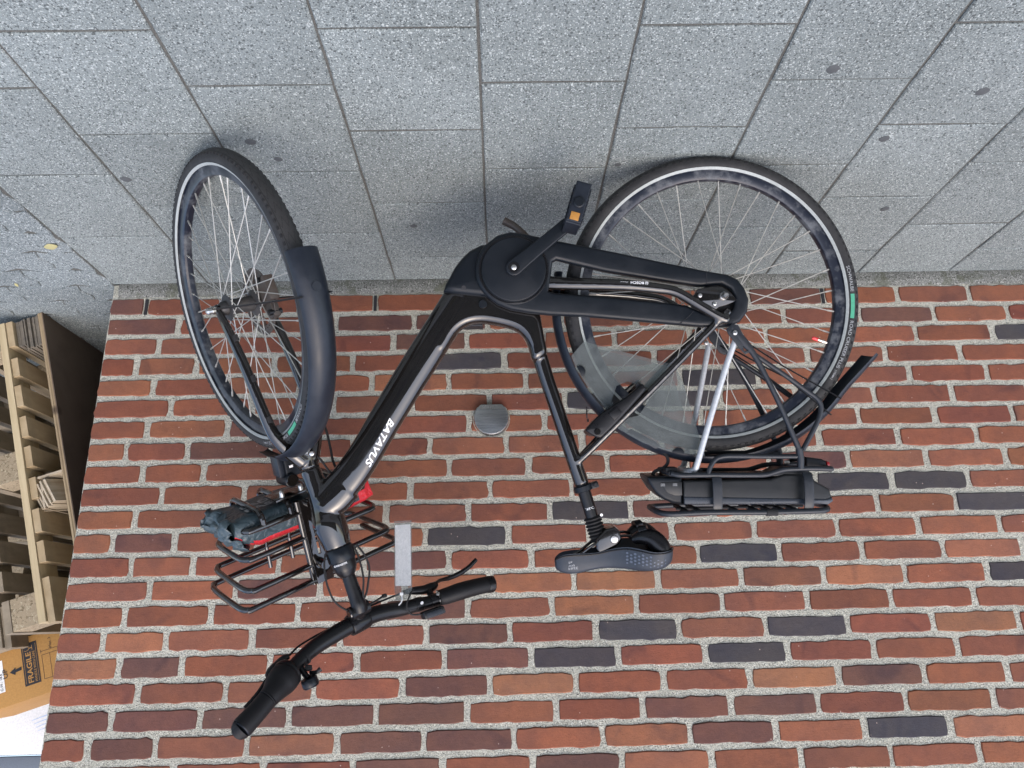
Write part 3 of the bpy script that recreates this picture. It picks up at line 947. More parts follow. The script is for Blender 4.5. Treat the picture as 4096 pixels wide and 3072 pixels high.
# maker's writing on the down tube
def dt_map(x, y):
    # x up along the tube, y across towards its upper side
    P0 = Vector((.7665, 0, .6120)); P1 = Vector((.8285, 0, .7210))
    d = (P1-P0).normalized(); nrm = Vector((-d.z, 0, d.x))
    p = P0+d*x + nrm*y
    c0, c1 = Vector((.716, 0, .511)), Vector((.826, 0, .690))
    if x > .105: c0, c1 = Vector((.783, 0, .6185)), Vector((.862, 0, .742))
    dd_ = (c1-c0).normalized(); nn_ = Vector((-dd_.z, 0, dd_.x))
    q = min(.0385, abs((p-c0).dot(nn_)))
    l = -.0295*(1-(q/.040)**2.7)**(1/2.7)-.0013-max(0, x-.070)*.05
    return Vector((p.x, l, p.z))
text_obj('lettering', 'BATAVUS', .03, dt_map, MT['white'], frame, shear=.35, bold=.02, width=.123, height=.0150, cuts=5)
def screw(p, axis, r=.005, mat='steel', name='bolt', parent=None):
    q = Vector(axis)
    mb = MB(); mb.add(tube([p, p+q*.55, p+q*.9, p+q], [r, r, r*.85, r*.5], 12, smooth=False)); mb.add(tube([p+q*.95, p+q*1.06], r*.42, 6, smooth=False))
    return part(mb, name, MT[mat], parent)
part(tube([L(.5453, .3513, -.0325), L(.5453, .3513, -.0360)], [.0100, .0092], 20, smooth=False), 'plug', MT['case'], frame)

# motor cover under the bridge
mc = [(.6371, .3210), (.6060, .3262), (.5496, .3325), (.50, .34), (.44, .33), (.43, .27), (.45, .22), (.49, .205), (.548, .2129), (.575, .2265), (.5935, .2442), (.610, .265), (.622, .287), (.632, .304)]
part(prism([mc], -.044, .044, .014, side, 4), 'motor_cover', MT['case'], angle=50)
part(tube([L(.5890, .3135, -.0445), L(.5890, .3135, -.0452)], .0052, 14, smooth=False), 'screw_hole', MT['darkprint_and_shade'])

# ---- chain case with the long slot
outer = [(.5590, .300), (.5622, .2735), (.556, .245), (.5411, .2207), (.5095, .1961), (.4782, .1887), (.4452, .1935), (.4005, .2040), (.2431, .2380), (.0403, .2835), (-.0222, .2955), (-.0450, .3065), (-.0610, .3280), (-.0700, .3540), (-.0655, .3830), (-.0480, .4060), (-.0220, .4165), (.0100, .4172), (.0501, .4150), (.1687, .4020), (.3089, .3872), (.3886, .3825), (.4400, .3765), (.4816, .3685), (.5120, .3560), (.5350, .3380), (.5500, .3190)]
hole = [(.3935, .3270), (.3890, .3050), (.3865, .2852), (.3830, .2600), (.3740, .2548), (.2605, .2841), (.1206, .3098), (.0427, .3220), (.0150, .3195), (-.0080, .3180), (-.0280, .3300), (-.0375, .3500), (-.0330, .3740), (-.0150, .3900), (.0050, .3935), (.0400, .3820), (.0750, .3650), (.1187, .3585), (.2300, .3455), (.3239, .3361), (.3800, .3310)]
case = part(prism([outer, hole], -.064, -.036, .0085, side, 3), 'chain_case', MT['case'], angle=40)
# raised lower edge band and round cover around the crank
BB = (.4728, .2776)
circ = lambda r, k=56: [(BB[0]+r*cos(2*pi*i/k), BB[1]+r*sin(2*pi*i/k)) for i in range(k)]
part(prism([circ(.0735)], -.0725, -.0625, .002, side, 2), 'round_cover', MT['case'], case, angle=40)
part(prism([circ(.0800), circ(.0752)], -.0652, -.0625, .0006, side, 1), 'cover_ring', MT['satin'], case)
# seams of the rear cap
sm = MB(); sm.add(tube([L(.028, .2865, -.0645), L(.028, .3195, -.0645)], .0006, 5, smooth=False)); sm.add(tube([L(.095, .4105, -.0645), L(.070, .3900, -.0645), L(.060, .3790, -.0645)], .0007, 5, smooth=False))
part(sm, 'seam', MT['darkprint_and_shade'], case)

# writing on the chain stay
def cs_map(x, y): return Vector((.1720+x, -.0740-.002+.0013, .3135-(x)*.02+y))
cs = frame
def flipx(width, x0, y0, l, slope=0, sc=1):
    return lambda x, y: Vector((x0+x, l, y0+y+x*slope))
text_obj('lettering', 'BOSCH', .01, flipx(.03, .1760, .3118, -.0762, -.06), MT['white'], frame, bold=.012, width=.030, height=.0058)
text_obj('lettering', 'ePowered', .01, flipx(.02, .2120, .3105, -.0754, -.06), MT['greyprint'], frame, shear=.3, width=.018, height=.0032)
# round emblem beside it
em = MB(); em.add(lathe([(.0030, 0), (.0036, 0)], 20, lambda x, y, z: Vector((.1695+x, -.0763, .3150+y)))); em.add((([Vector((.1695+a, -.0763, .3150+b)) for a, b in ((-.0016, -.0004), (.0016, -.0004), (.0016, .0004), (-.0016, .0004), (-.0018, -.002), (-.0012, -.002), (-.0012, .002), (-.0018, .002), (.0012, -.002), (.0018, -.002), (.0018, .002), (.0012, .002))]), [(0, 1, 2, 3), (4, 5, 6, 7), (8, 9, 10, 11)]))
part(em, 'emblem', MT['white'], frame, smooth=False)

# drop-out bracket, axle nut, small bolts
part(prism([[(-.037, .3560), (-.024, .3400), (-.004, .3262), (.020, .3255), (.052, .3300), (.062, .345), (.048, .362), (.020, .3830), (.004, .372), (-.012, .368), (-.028, .362)]], -.074, -.067, .0015, side, 1), 'dropout_plate', MT['gloss'])
mb = MB(); mb.add(tube([L(-.0052, .3485, -.073), L(-.0052, .3485, -.084)], .0105, 6, smooth=False)); mb.add(tube([L(-.0052, .3485, -.082), L(-.0052, .3485, -.096), L(-.0052, .3485, -.101)], [.0078, .0078, .0045], 16, smooth=False))
part(mb, 'axle_nut', MT['steel'])
screw(L(.0480, .3455, -.073), (0, -.006, 0), .0052); screw(L(.0150, .3650, -.073), (0, -.006, 0), .0052)
part(prism([[(-.010, .424), (-.024, .412), (-.038, .415), (-.060, .462), (-.0625, .478), (-.052, .482), (-.0385, .4675), (-.0140, .4340)], [(-.047, .462), (-.0555, .462), (-.0575, .4735), (-.049, .4745)]], -.078, -.073, .001, side, 1), 'rack_plate', MT['rack'])
part(prism([[(-.012, .424), (-.024, .412), (-.038, .415), (-.058, .464), (-.052, .474), (-.0385, .4675), (-.0140, .4340)]], .070, .075, .001, side, 1), 'rack_plate', MT['rack'])
screw(L(-.0285, .4325, -.077), (0, -.006, 0), .0062)
screw(L(.0000, .4440, .056), (0, -.008, 0), .0055)

# cranks and pedals
def crank(sgn, ang, name):
    # arm from the bottom bracket; ang measured in the side view
    d = Vector((cos(ang), sin(ang)))
    n_ = Vector((-d.y, d.x))
    c0 = Vector(BB)
    out = []
    def P(t, w): 
        q = c0+d*t+n_*w; return (q.x, q.y)
    for k in range(9): out.append(P(-.0185*sin(pi*k/8), .0185*cos(pi*k/8)))
    out += [P(.06, -.0160), P(.120, -.0152), P(.150, -.0155)]
    for k in range(7): out.append(P(.158+.0150*sin(pi*k/6), -.0150*cos(pi*k/6)))
    out += [P(.150, .0155), P(.120, .0152), P(.06, .0160)]
    z0, z1 = (-.093, -.078) if sgn < 0 else (.078, .093)
    o = part(prism([out], z0, z1, .0030, side, 3), name, MT['case'], angle=35)
    zz = z0 if sgn < 0 else z1
    ring = MB(); ring.add(tube([L(BB[0], BB[1], zz), L(BB[0], BB[1], zz+sgn*.0012)], [.0128, .0118], 22, smooth=False))
    part(ring, 'crank_cap', MT['satin'], o)
    part(tube([L(BB[0], BB[1], zz), L(BB[0], BB[1], zz+sgn*.0030), L(BB[0], BB[1], zz+sgn*.0042)], [.0060, .0060, .0035], 12, smooth=False), 'crank_bolt', MT['steel'], o)
    return c0+d*.158, zz
tip, zz = crank(-1, atan2(-.097, -.122), 'crank_arm')
# pedal, standing almost on its edge
pd = empty('pedal'); pd.parent = bike
def pmap(x, y, z):
    # x across the tread, y thickness, z outward
    a = radians(73)
    px = tip.x-.015+cos(a)*x-sin(a)*y; ph_ = tip.y-.020+sin(a)*x+cos(a)*y
    return Vector((px, z, ph_))
body = MB()
body.add(boxv(-.044, .040, -.0165, -.009, -.188, -.100, pmap, .002)); body.add(boxv(-.044, .040, .009, .0165, -.188, -.100, pmap, .002))
for zz2 in (-.112, -.150, -.1915): body.add(boxv(-.044, .042, -.0155, .0155, zz2, zz2+.007, pmap, .002))
for xx in (-.046, -.028, .024, .040): body.add(boxv(xx, xx+.007, -.0168, .0168, -.190, -.100, pmap, .002))
for q in range(7):
    for sy in (-1, 1): body.add(boxv(-.038+q*.011, -.034+q*.011, .0155*sy, .0195*sy, -.182, -.108, pmap))
part(body, 'pedal_body', MT['fender'], pd, smooth=False)
part(tube([pmap(0, 0, -.084), pmap(0, 0, -.19)], .0075, 14, smooth=False), 'pedal_axle', MT['satin'], pd)
part(tube([pmap(0, 0, -.188), pmap(0, 0, -.196), pmap(0, 0, -.198)], [.0120, .0120, .0095], 16, smooth=False), 'pedal_cap', MT['case'], pd)
v, f = boxv(.022, .039, -.010, .009, -.1935, -.1912, pmap, .0006)
part((v, f), 'reflector', MT['orange'], pd)
tip2, zz = crank(1, atan2(.097, .122), 'crank_arm')
pd2 = empty('pedal'); pd2.parent = bike
body = MB()
for yy in (-.0115, .006): body.add(boxv(tip2.x-.044, tip2.x+.044, .100, .188, tip2.y+yy, tip2.y+yy+.0055, None, .002))
for xx in (-.046, -.010, .040): body.add(boxv(tip2.x+xx, tip2.x+xx+.007, .100, .190, tip2.y-.012, tip2.y+.012, None, .002))
part(body, 'pedal_body', MT['fender'], pd2, smooth=False)
# kickstand folded under the case
part(tube([L(.395, .235, .03), L(.430, .185, .045), L(.462, .152, .052), L(.492, .134, .055)], [.008, .008, .009, .010], 12), 'kickstand', MT['rust'])

# ---- seat post and saddle
sd_ = (Vector((.298, 0, .853))-Vector((.3195, 0, .778))).normalized()
def sp(t, l=0, q=0):
    return Vector((.3195, 0, .778))+sd_*t+Vector((0, l, 0))+Vector((sd_.z, 0, -sd_.x))*q
post = part(tube([sp(-.02), sp(.082)], .0155, 24, smooth=False), 'seat_post', MT['satin'], angle=60)
mb = MB(); mb.add(tube([sp(.002), sp(.004), sp(.015), sp(.017)], [.0205, .0225, .0225, .0205], 26, smooth=False))
mb.add(boxv(-.037, -.018, -.011, .011, .0030, .0175, lambda x, y, z: sp(z, y, x), .003))
part(mb, 'seat_clamp', MT['case'], angle=40)
part(tube([sp(.010, -.0105, -.030), sp(.010, -.0135, -.030)], [.0055, .0045], 14, smooth=False), 'clamp_bolt', MT['satin'])
# bellows
pr = []
for k in range(7):
    t = .080+k*.0083
    pr += [(.0165, t), (.0215, t+.0036), (.0210, t+.0052), (.0165, t+.0083)]
e1 = Vector((0, 1, 0)); e2 = Vector((sd_.z, 0, -sd_.x))
part(lathe([(.001, .078)]+pr+[(.001, .140)], 28, lambda x, y, z: sp(z)+e1*x+e2*y), 'bellows', MT['rubber'], angle=30)
part(tube([sp(.0805, -.012, -.0215), sp(.0805, -.016, -.0215)], .0035, 12, smooth=False), 'bellows_screw', MT['steel'])
def post_map(x, y):
    return sp(.062+y*1.0-x*.0, -.0162 if abs(x) < .02 else -.0150, x)
text_obj('lettering', 'XLC', .01, lambda x, y: sp(.0555+y, -sqrt(max(1e-6, .0162**2-(x-.0105)**2)), .0105-x), MT['white'], post, shear=.2, width=.021, height=.0055)
# saddle body: cross sections from nose to tail
sec = [  # a, top, half width, skirt depth at the edge
    (.3875, .969, .006, .006), (.3840, .978, .013, .020), (.3700, .9850, .0190, .034), (.3450, .9880, .0225, .040), (.3150, .9830, .0250, .036), (.2850, .9770, .0300, .034), (.2550, .9750, .0390, .040), (.2250, .9760, .0540, .046), (.1980, .9780, .0700, .046), (.1700, .9770, .0800, .040), (.1450, .9720, .0820, .036), (.1270, .9620, .0720, .030), (.1185, .9520, .0500, .022), (.1160, .9460, .020, .012)]
V = []; F = []; K = 17
secs = catmull([(a, t, w) for a, t, w, d in sec], 3); dps = catmull([(a, d, 0) for a, t, w, d in sec], 3)
for q, q2 in zip(secs, dps):
    a, top, w = q; d = max(.004, q2[1])
    for k in range(K):
        u = -1+2*k/(K-1)
        # flat top then rounded skirt
        au = abs(u)
        if au < .62: l = w*u/.62*.80; h = top-(.006*(au/.62)**2)-.010*(1 if a < .24 else .4)*math.exp(-(u/.15)**2)*.5
        else:
            th = (au-.62)/.38*pi/2*1.08
            l = w*(.80+.20*sin(th))*(1 if u > 0 else -1); h = top-.006-d*(1-cos(th))
        V.append(Vector((a, l, h)))
m = len(secs)
for i in range(m-1):
    for k in range(K-1): F.append((i*K+k, i*K+k+1, (i+1)*K+k+1, (i+1)*K+k))
F.append(tuple(range(K))); F.append(tuple((m-1)*K+k for k in range(K)))
# inner shell, slightly smaller, closes the underside
n0 = len(V)
for i, (q, q2) in enumerate(zip(secs, dps)):
    a, top, w = q; d = max(.004, q2[1])
    for k in range(7):
        u = -1+2*k/6
        V.append(Vector((a*.985+.0037, w*.93*u, top-.006-d*(1.0 if abs(u) > .9 else .55))))
for i in range(m-1):
    for k in range(6): F.append((n0+i*7+k, n0+(i+1)*7+k, n0+(i+1)*7+k+1, n0+i*7+k+1))
    F.append((i*K, (i+1)*K, n0+(i+1)*7, n0+i*7)); F.append((i*K+K-1, n0+i*7+6, n0+(i+1)*7+6, (i+1)*K+K-1))
saddle = part((V, F), 'saddle', MT['seat'], angle=60)
part(tube([L(a, t-.006-d*1.02, -w*.985) for a, t, w, d in sec[1:-1]], .0022, 8), 'saddle_edge', MT['satin'], saddle)
def flank(a, y):
    # side surface of the saddle facing the camera; y = height above the skirt edge
    for (a0, t0, w0, d0), (a1, t1, w1, d1) in zip(sec[:-1], sec[1:]):
        if a1 <= a <= a0:
            t = (a0-a)/(a0-a1); top = t0+(t1-t0)*t; w = w0+(w1-w0)*t; d = d0+(d1-d0)*t
            hh = min(d*.96, max(.001, d-y)); th = math.acos(max(-1, min(1, 1-hh/d)))
            return Vector((a, -w*(.80+.20*sin(th))-.0009, top-.006-hh))
    return L(a, .95, -.05)
for i, (s_, y) in enumerate((('FREE', .0255), ('way', .0185), ('fit', .0115))):
    text_obj('lettering', s_, .01, lambda p, q, y=y: flank(.3460+.011-p, y+q), MT['greyprint'], saddle, width=(.022, .015, .009)[i], height=.0055)
# printed hexagons on the rear flank
hx = MB(); rh = random.Random(4)
for i in range(12):
    for j in range(4):
        a = .225-i*.0082; y = .007+j*.0078+(.0039 if i % 2 else 0)
        r = .0034*(1-.035*i)*rh.uniform(.8, 1.05)*(1 if j < 3 else .8)
        if y > .034 or (j == 0 and i > 6): continue
        P = [flank(a+r*cos(k*pi/3), y+r*sin(k*pi/3)) for k in range(6)]
        hx.add((P, [(0, 1, 2, 3, 4, 5)]))
tag(part(hx, 'printed_hexagon', simple('slate_blue_print', (.062, .078, .11), .5), saddle, smooth=False), kind='stuff')
# rails, clamp and spring pods below
mb = MB()
for sg in (-1, 1):
    mb.add(tube([L(.352, .952, sg*.010), L(.325, .938, sg*.016), L(.296, .917, sg*.021), L(.262, .906, sg*.022), L(.225, .897, sg*.024), L(.190, .903, sg*.032), L(.150, .912, sg*.045)], .0036, 10))
part(mb, 'saddle_rails', MT['gloss'])
mb = MB()
mb.add(prism([[(.292, .905), (.270, .881), (.247, .876), (.236, .886), (.232, .905), (.240, .918), (.262, .934), (.286, .936), (.293, .925)]], -.030, .030, .006, side, 3))
part(mb, 'saddle_clamp', MT['gloss'])
screw(L(.2505, .9035, -.0300), (0, -.005, 0), .0095, 'steel', 'clamp_bolt')
for sg in (-1, 1):
    mb = MB()
    mb.add(tube([L(.205, .905, sg*.030), L(.185, .898, sg*.040), L(.165, .900, sg*.048), L(.148, .918, sg*.052), L(.138, .940, sg*.055)], [(.011, .012), (.018, .017), (.021, .020), (.022, .022), (.017, .020)], 18, 5))
    mb.add(tube([L(.192, .884, sg*.034), L(.175, .879, sg*.040)], [(.012, .012), (.009, .012)], 16, smooth=False))
    part(mb, 'spring_pod', MT['satin'])

# ---- rear carrier
rc_ = MB(); R_ = .0062
for sg in (-1, 1):
    l = .062*sg
    rc_.add(tube([L(-.250, .7485, l), L(-.215, .7465, l), L(-.177, .7462, l), L(-.140, .7475, l), L(-.118, .7530, l), L(-.095, .7585, l), L(-.054, .7585, l), L(.002, .7572, l), L(.060, .7560, l), L(.100, .7555, l), L(.119, .7515, l*.9)], R_, 12, 4))
    rc_.add(tube([L(.0366, .7560, l), L(.0315, .7400, l), L(.0190, .7220, l), L(-.001, .7148, l), L(-.040, .7150, l), L(-.110, .7170, l), L(-.172, .7180, l)], R_*.92, 12, 4))
    rc_.add(tube([L(-.1740, .7000, l*1.06), L(-.1775, .7250, l*1.03), L(-.177, .7460, l)], R_*1.3, 12, 4))
    rc_.add(tube([L(-.0240, .4200, l*1.20), L(-.0530, .4560, l*1.20), L(-.0774, .4900, l*1.18), L(-.1245, .5850, l*1.14), L(-.1741, .7027, l*1.06)], [(.0080, .004), (.0095, .005), .0066, .0062, .0066], 12, 4))
    rc_.add(tube([L(-.0750, .4830, l*1.17), L(-.1100, .5070, l*1.13), L(-.1530, .5370, l*1.10), L(-.2000, .5720, l*1.08), L(-.2200, .5880, l*1.08), L(-.2270, .6080, l*1.08), L(-.2180, .6400, l*1.07), L(-.1824, .7032, l*1.06)], R_*.92, 12, 4))
    for a0 in (.0185, -.1915):
        rc_.add(tube([L(a0, .7560, l), L(a0, .7700, l*1.13), L(a0, .8000, l*1.17), L(a0, .8250, l*1.15), L(a0, .8400, l*1.06)], [(.0110, .0022)]*5, 14, 4, sq=4, ref=(0, 1, 0)))
rc_.add(tube([L(.120, .752, .055), L(.128, .750, .03), L(.130, .749, 0), L(.128, .750, -.03), L(.120, .752, -.055)], R_, 12, 4))
rc_.add(tube([L(-.250, .7485, .06), L(-.252, .7485, 0), L(-.250, .7485, -.06)], R_, 10, 4))
rack = part(rc_, 'rear_carrier', MT['rack'], angle=50)
loop = [L(.156, .8385, -.020), L(.145, .8420, -.052), L(.120, .8430, -.066), L(.040, .8410, -.068), L(-.080, .8430, -.068), L(-.200, .8430, -.067), L(-.2350, .8420, -.060), L(-.2460, .8390, -.030), L(-.2460, .8390, .030), L(-.2350, .8420, .060), L(-.200, .8430, .067), L(-.080, .8430, .068), L(.040, .8410, .068), L(.120, .8430, .066), L(.145, .8420, .052), L(.156, .8385, .020)]
part(tube(loop, .0068, 12, 5, closed=True), 'carrier_top_loop', MT['rack'])
part(tube([L(-.093, .8432, -.068), L(-.118, .8434, -.068)], .0088, 14, smooth=False), 'loop_sleeve', MT['rubber'])
mb = MB(); rq = random.Random(8)
for a in (.085, .055, -.030, -.075, -.105, -.135, -.165):
    mb.add(boxv(a-.006, a+.006, -.058, .058, .8375, .8450, None, .002))
mb.add(tube([L(.10, .839, -.015), L(-.20, .839, -.012)], .0035, 8, smooth=False))
part(mb, 'carrier_crossbar', MT['rubber'])

# ---- battery between the carrier tubes
batt = empty('battery'); batt.parent = bike
def bmap(x, y, z): return Vector((x, z, y))
bt = [(.0920, .7690), (.0920, .8235), (-.2380, .8305), (-.2500, .8270), (-.2546, .8190), (-.2500, .7963), (-.2180, .7775), (-.2060, .7620), (-.1460, .7590), (-.1120, .7690)]
part(prism([bt], -.050, .050, .006, bmap, 3), 'battery_body', MT['battery'], batt, angle=40)
part(prism([[(.0905, .8065), (.0905, .8245), (-.2440, .8315), (-.2555, .8235), (-.2530, .8150), (-.2400, .8190)]], -.0530, .053, .003, bmap, 2), 'battery_base', simple('slate_satin_plastic', (.030, .036, .047), .3), batt, angle=40)
nose = [(.1750, .7590), (.1690, .7760), (.1560, .7960), (.1370, .8120), (.1170, .8215), (.0930, .8240), (.0930, .7610)]
part(prism([nose], -.0515, .0515, .009, bmap, 3), 'battery_holder', MT['case'], batt, angle=40)
part(prism([[(.1430, .7720), (.1300, .7960), (.1120, .8030), (.0945, .8030), (.0945, .7720)]], -.0530, .053, .0015, bmap, 1), 'holder_panel', MT['battery'], batt, angle=40)
mb = MB()
for a0 in (.134, .106):
    for k in range(3): mb.add(boxv(a0, a0+.010, -.0536, -.0530, .7755+k*.0022, .7763+k*.0022))
part(mb, 'vent_slot', MT['greyprint'], batt, smooth=False)
part(prism([[(.1700, .7585), (-.2050, .7585), (-.2050, .7640), (.1640, .7640)]], -.045, .045, .002, bmap, 1), 'battery_rail', MT['satin'], batt)
part(prism([[(-.1150, .7640), (-.1500, .7480), (-.2000, .7500), (-.2150, .7640)]], -.046, .046, .002, bmap, 1), 'battery_lock_cover', MT['battery'], batt)

# ---- silver stays
def stay(sg, name='silver_stay'):
    l = .060*sg
    if sg < 0: P = [L(-.0330, .4490, l*1.15), L(-.0160, .4940, l*1.1), L(.0150, .5870, l*1.04), L(.0440, .6800, l), L(.0590, .7300, l*.95), L(.0640, .7440, l*.85), L(.0770, .7500, l*.6), L(.0850, .7500, 0)]
    else: P = [L(-.0093, .4450, l), L(.0021, .5000, l), L(.0212, .5870, l), L(.0330, .6400, l), L(.0500, .7000, l), L(.0640, .7440, l*.85), L(.0770, .7500, l*.6), L(.0850, .7500, 0)]
    return part(tube(P, .0070, 14, 6), name, MT['silver'])
stay(-1); stay(1)

# ---- rear mudguard
def fender(mp, R, a0, a1, half, drop, name, mat, flap=None, parent=None, K=13, seg=60, th=.0022):
    V = []; F = []
    for i in range(seg+1):
        A = a0+(a1-a0)*i/seg
        ex_ = flap(i/seg) if flap else (0, 1)
        for layer in (0, 1):
            for k in range(K):
                u = -1+2*k/(K-1)
                z = half*u*ex_[1]
                r = R+ex_[0]-drop*(abs(u)**2.4)-layer*th
                V.append(mp(r*cos(A), r*sin(A), z))
    st_ = 2*K
    for i in range(seg):
        for k in range(K-1):
            a = i*st_+k; F.append((a, a+1, a+st_+1, a+st_))
            b = a+K; F.append((b, b+st_, b+st_+1, b+1))
        a = i*st_; F.append((a, a+st_, a+st_+K, a+K)); a = i*st_+K-1; F.append((a, a+K, a+K+st_, a+st_))
    for i in (0, seg):
        for k in range(K-1):
            a = i*st_+k; F.append((a, a+K, a+K+1, a+1))
    return part((V, F), name, mat, parent, angle=60)
rmp = lambda x, y, z: Vector((x, z, RO+y))
fender(rmp, .3830, radians(-12), radians(161), .030, .016, 'rear_mudguard', MT['fender'], flap=lambda t: (max(0, (t-.90)/.10)**1.6*.032, 1+max(0, (t-.88)/.12)*.18))
# mudguard wires
mb = MB()
for sg in (-1, 1):
    mb.add(tube([L(-.045, .445, sg*.070), L(-.150, .5100, sg*.050), L(-.290, .5870, sg*.033)], .0019, 6, smooth=False))
    mb.add(tube([L(-.040, .4500, sg*.070), L(-.120, .5080, sg*.052), L(-.265, .6250, sg*.034)], .0019, 6, smooth=False))
part(mb, 'mudguard_wire', MT['satin'])
# clear coat guard panels
gp = [(.3119, .4430), (.3420, .4760), (.3300, .5080), (.3060, .5480), (.2700, .5930), (.2360, .6480), (.1800, .6810), (.1142, .7040), (.0353, .7150), (.0584, .6292), (.0800, .5500), (.1010, .4990), (.1180, .4970)]
gh = [(.2499+.0, .5800), (.2380, .5480), (.2113, .5380), (.1850, .5480), (.1720, .5700), (.1700, .5930), (.1878, .6172), (.2120, .6230), (.2380, .6100)]
part(prism([gp, gh], -.0385, -.0370, .0003, side, 0), 'coat_guard', MT['guard'], smooth=False)
part(prism([gp, gh], .0370, .0385, .0003, side, 0), 'coat_guard', MT['guard'], smooth=False)
for (a, h) in ((.3240, .5130), (.0985, .7075)):
    an = atan2(h-RO, a)
    P = [(a+.014*cos(an+pi/2+t)-.004*cos(an)*0, h+.014*sin(an+pi/2+t)) for t in [pi*k/12 for k in range(13)]]
    part(prism([P], -.0415, -.0385, .0008, side, 1), 'guard_clip', MT['case'])
# cable guard strip at the joint of the mudguard
part(prism([[(.2180, .6560), (.2060, .6480), (.1500, .6790), (.1380, .6900), (.1500, .6960)]], -.0372, -.0350, .0006, side, 1), 'guard_strip', MT['fender'])

# ---- ring lock on the seat stays
lock = empty('ring_lock'); lock.parent = bike
lk = [(.3127, .6428), (.3130, .6520), (.3000, .6610), (.2851, .6667), (.2740, .6610), (.2371, .6255), (.1854, .5700), (.1757, .5560), (.1800, .5480), (.1881, .5470), (.2202, .5740), (.2775, .6091)]
part(prism([lk], -.072, -.046, .006, side, 3, smooth=2), 'lock_body', MT['satin'], lock, angle=50)
arcP = [L(.2250+.040*cos(t), .5900+.040*sin(t), -.052+.10*((t-2.4)/3.6)) for t in [2.4+3.6*k/10 for k in range(11)]]
part(tube([L(.1900, .5560, -.050), L(.1800, .5480, -.01), L(.1850, .5520, .035), L(.2200, .5850, .05), L(.2850, .6500, .045), L(.3000, .6580, .01), L(.2960, .6560, -.046)], [(.013, .006)]*7, 12), 'lock_shackle_housing', MT['satin'], lock)
part(tube([L(.2895, .6520, -.0720), L(.2895, .6520, -.0755)], [.0078, .0068], 20, smooth=False), 'lock_cylinder', MT['gloss'], lock)
part(prism([[(.2640, .6120), (.2500, .6260), (.2320, .6090), (.2450, .5960)]], -.0755, -.0700, .0015, side, 2), 'lock_tab', MT['satin'], lock)
mb = MB(); mb.add(boxv(.3080, .3110, -.047, -.043, .5950, .6220, None, .0008)); mb.add(tube([L(.3070, .6300, -.045), L(.3080, .6230, -.045)], .0022, 8, smooth=False))
part(mb, 'key', MT['satin'], lock)

# ---- rear light
rl = empty('rear_light'); rl.parent = bike
part(prism([[(-.2060, .7230), (-.2420, .7280), (-.2540, .7340), (-.2540, .7480), (-.2060, .7480)]], -.028, .028, .004, side, 2), 'housing', MT['case'], rl)
part(prism([[(-.2535, .7330), (-.2600, .7360), (-.2610, .7480), (-.2535, .7490)]], -.030, .030, .002, side, 2), 'lens', MT['redlens'], rl)
part(tube([L(-.172, .7400, .02), L(-.190, .7300, .0), L(-.208, .7350, .0)], .0045, 8), 'bracket', MT['satin'], rl)
part(tube([L(-.155, .735, -.02), L(-.168, .7350, -.02)], .0045, 10, smooth=False), 'bolt', MT['steel'], rl)
# cable from the mudguard into the battery holder
part(tube([L(.1400, .6990, -.010), L(.1230, .7100, -.018), L(.1180, .7280, -.020), L(.1300, .7430, -.018), L(.1480, .7500, -.014), L(.1540, .7610, -.010)], .0040, 10), 'cable', MT['rubber'])
mb = MB(); mb.add(boxv(.1020, .1300, -.050, -.015, .7390, .7520, None, .004)); mb.add(boxv(.0450, .0620, -.050, -.020, .7420, .7520, None, .002))
part(mb, 'carrier_bracket', MT['rubber'])

# ---- fork and front mudguard
fk = MB()
fk.add(tube([st(0, 0, -.0015), st(0, -.002, -.03), st(NC*.1, -.006, -.062)], [.0232, .0240, (.0245, .030)], 26, 6))
for sg in (-1, 1):
    P = []
    for n_, f_, s_ in ((.008, -.004, -.020), (.028, -.006, -.050), (.045, -.008, -.080), (.0545, -.010, -.115), (.0570, -.016, -.20), (.0570, -.018, -.28), (.0575, -.012, -.36), (.0575, -.004, -.402), (.0575, 0, -.425)):
        P.append(st(NC*(-s_/.415)+sg*n_, f_, s_))
    fk.add(tube(P, [(.021, .021), (.0195, .020), (.0165, .0175), (.0140, .0158), (.0125, .0145), (.0120, .0138), (.0105, .0125), (.0080, .0105), (.0045, .0095)], 18, 5))
fork = blend(part(fk, 'fork', MT['gloss'], angle=60), .0022, 5)
for sg in (-1, 1):
    mb = MB(); c0 = st(NC+sg*.0575, 0, -.4148)
    mb.add(tube([c0, c0+sN*(sg*.012)], .0098, 6, smooth=False)); mb.add(tube([c0+sN*(sg*.010), c0+sN*(sg*.022), c0+sN*(sg*.026)], [.0078, .0078, .004], 14, smooth=False))
    part(mb, 'axle_nut', MT['steel'])
# cable guides on the right leg
for s_, f_ in ((-.135, -.026), (-.235, -.033), (-.335, -.029)):
    part(tube([st(NC*(-s_/.415)-.055, f_, s_-.007), st(NC*(-s_/.415)-.055, f_-.002, s_+.007)], [(.006, .0045)]*2, 10, smooth=False), 'cable_guide', MT['rubber'])
screw(st(-.004, -.0245, -.040), tuple(-sF*.006), .0065, 'steel', 'crown_bolt')
screw(L(.9482, .6912, -.024), (0, -.006, 0), .0065, 'steel', 'crown_bolt')
def fmp(x, y, z): return st(NC+z, x, -.4148+y)
def fflap(t): return (0, 1+(max(0, (t-.72)/.28))*.12)
fender(fmp, .3820, radians(84), radians(179), .0320, .018, 'front_mudguard', MT['fender'], flap=fflap)
fender(fmp, .3790, radians(62), radians(83), .012, .004, 'mudguard_tip', MT['case'], K=7, seg=12)
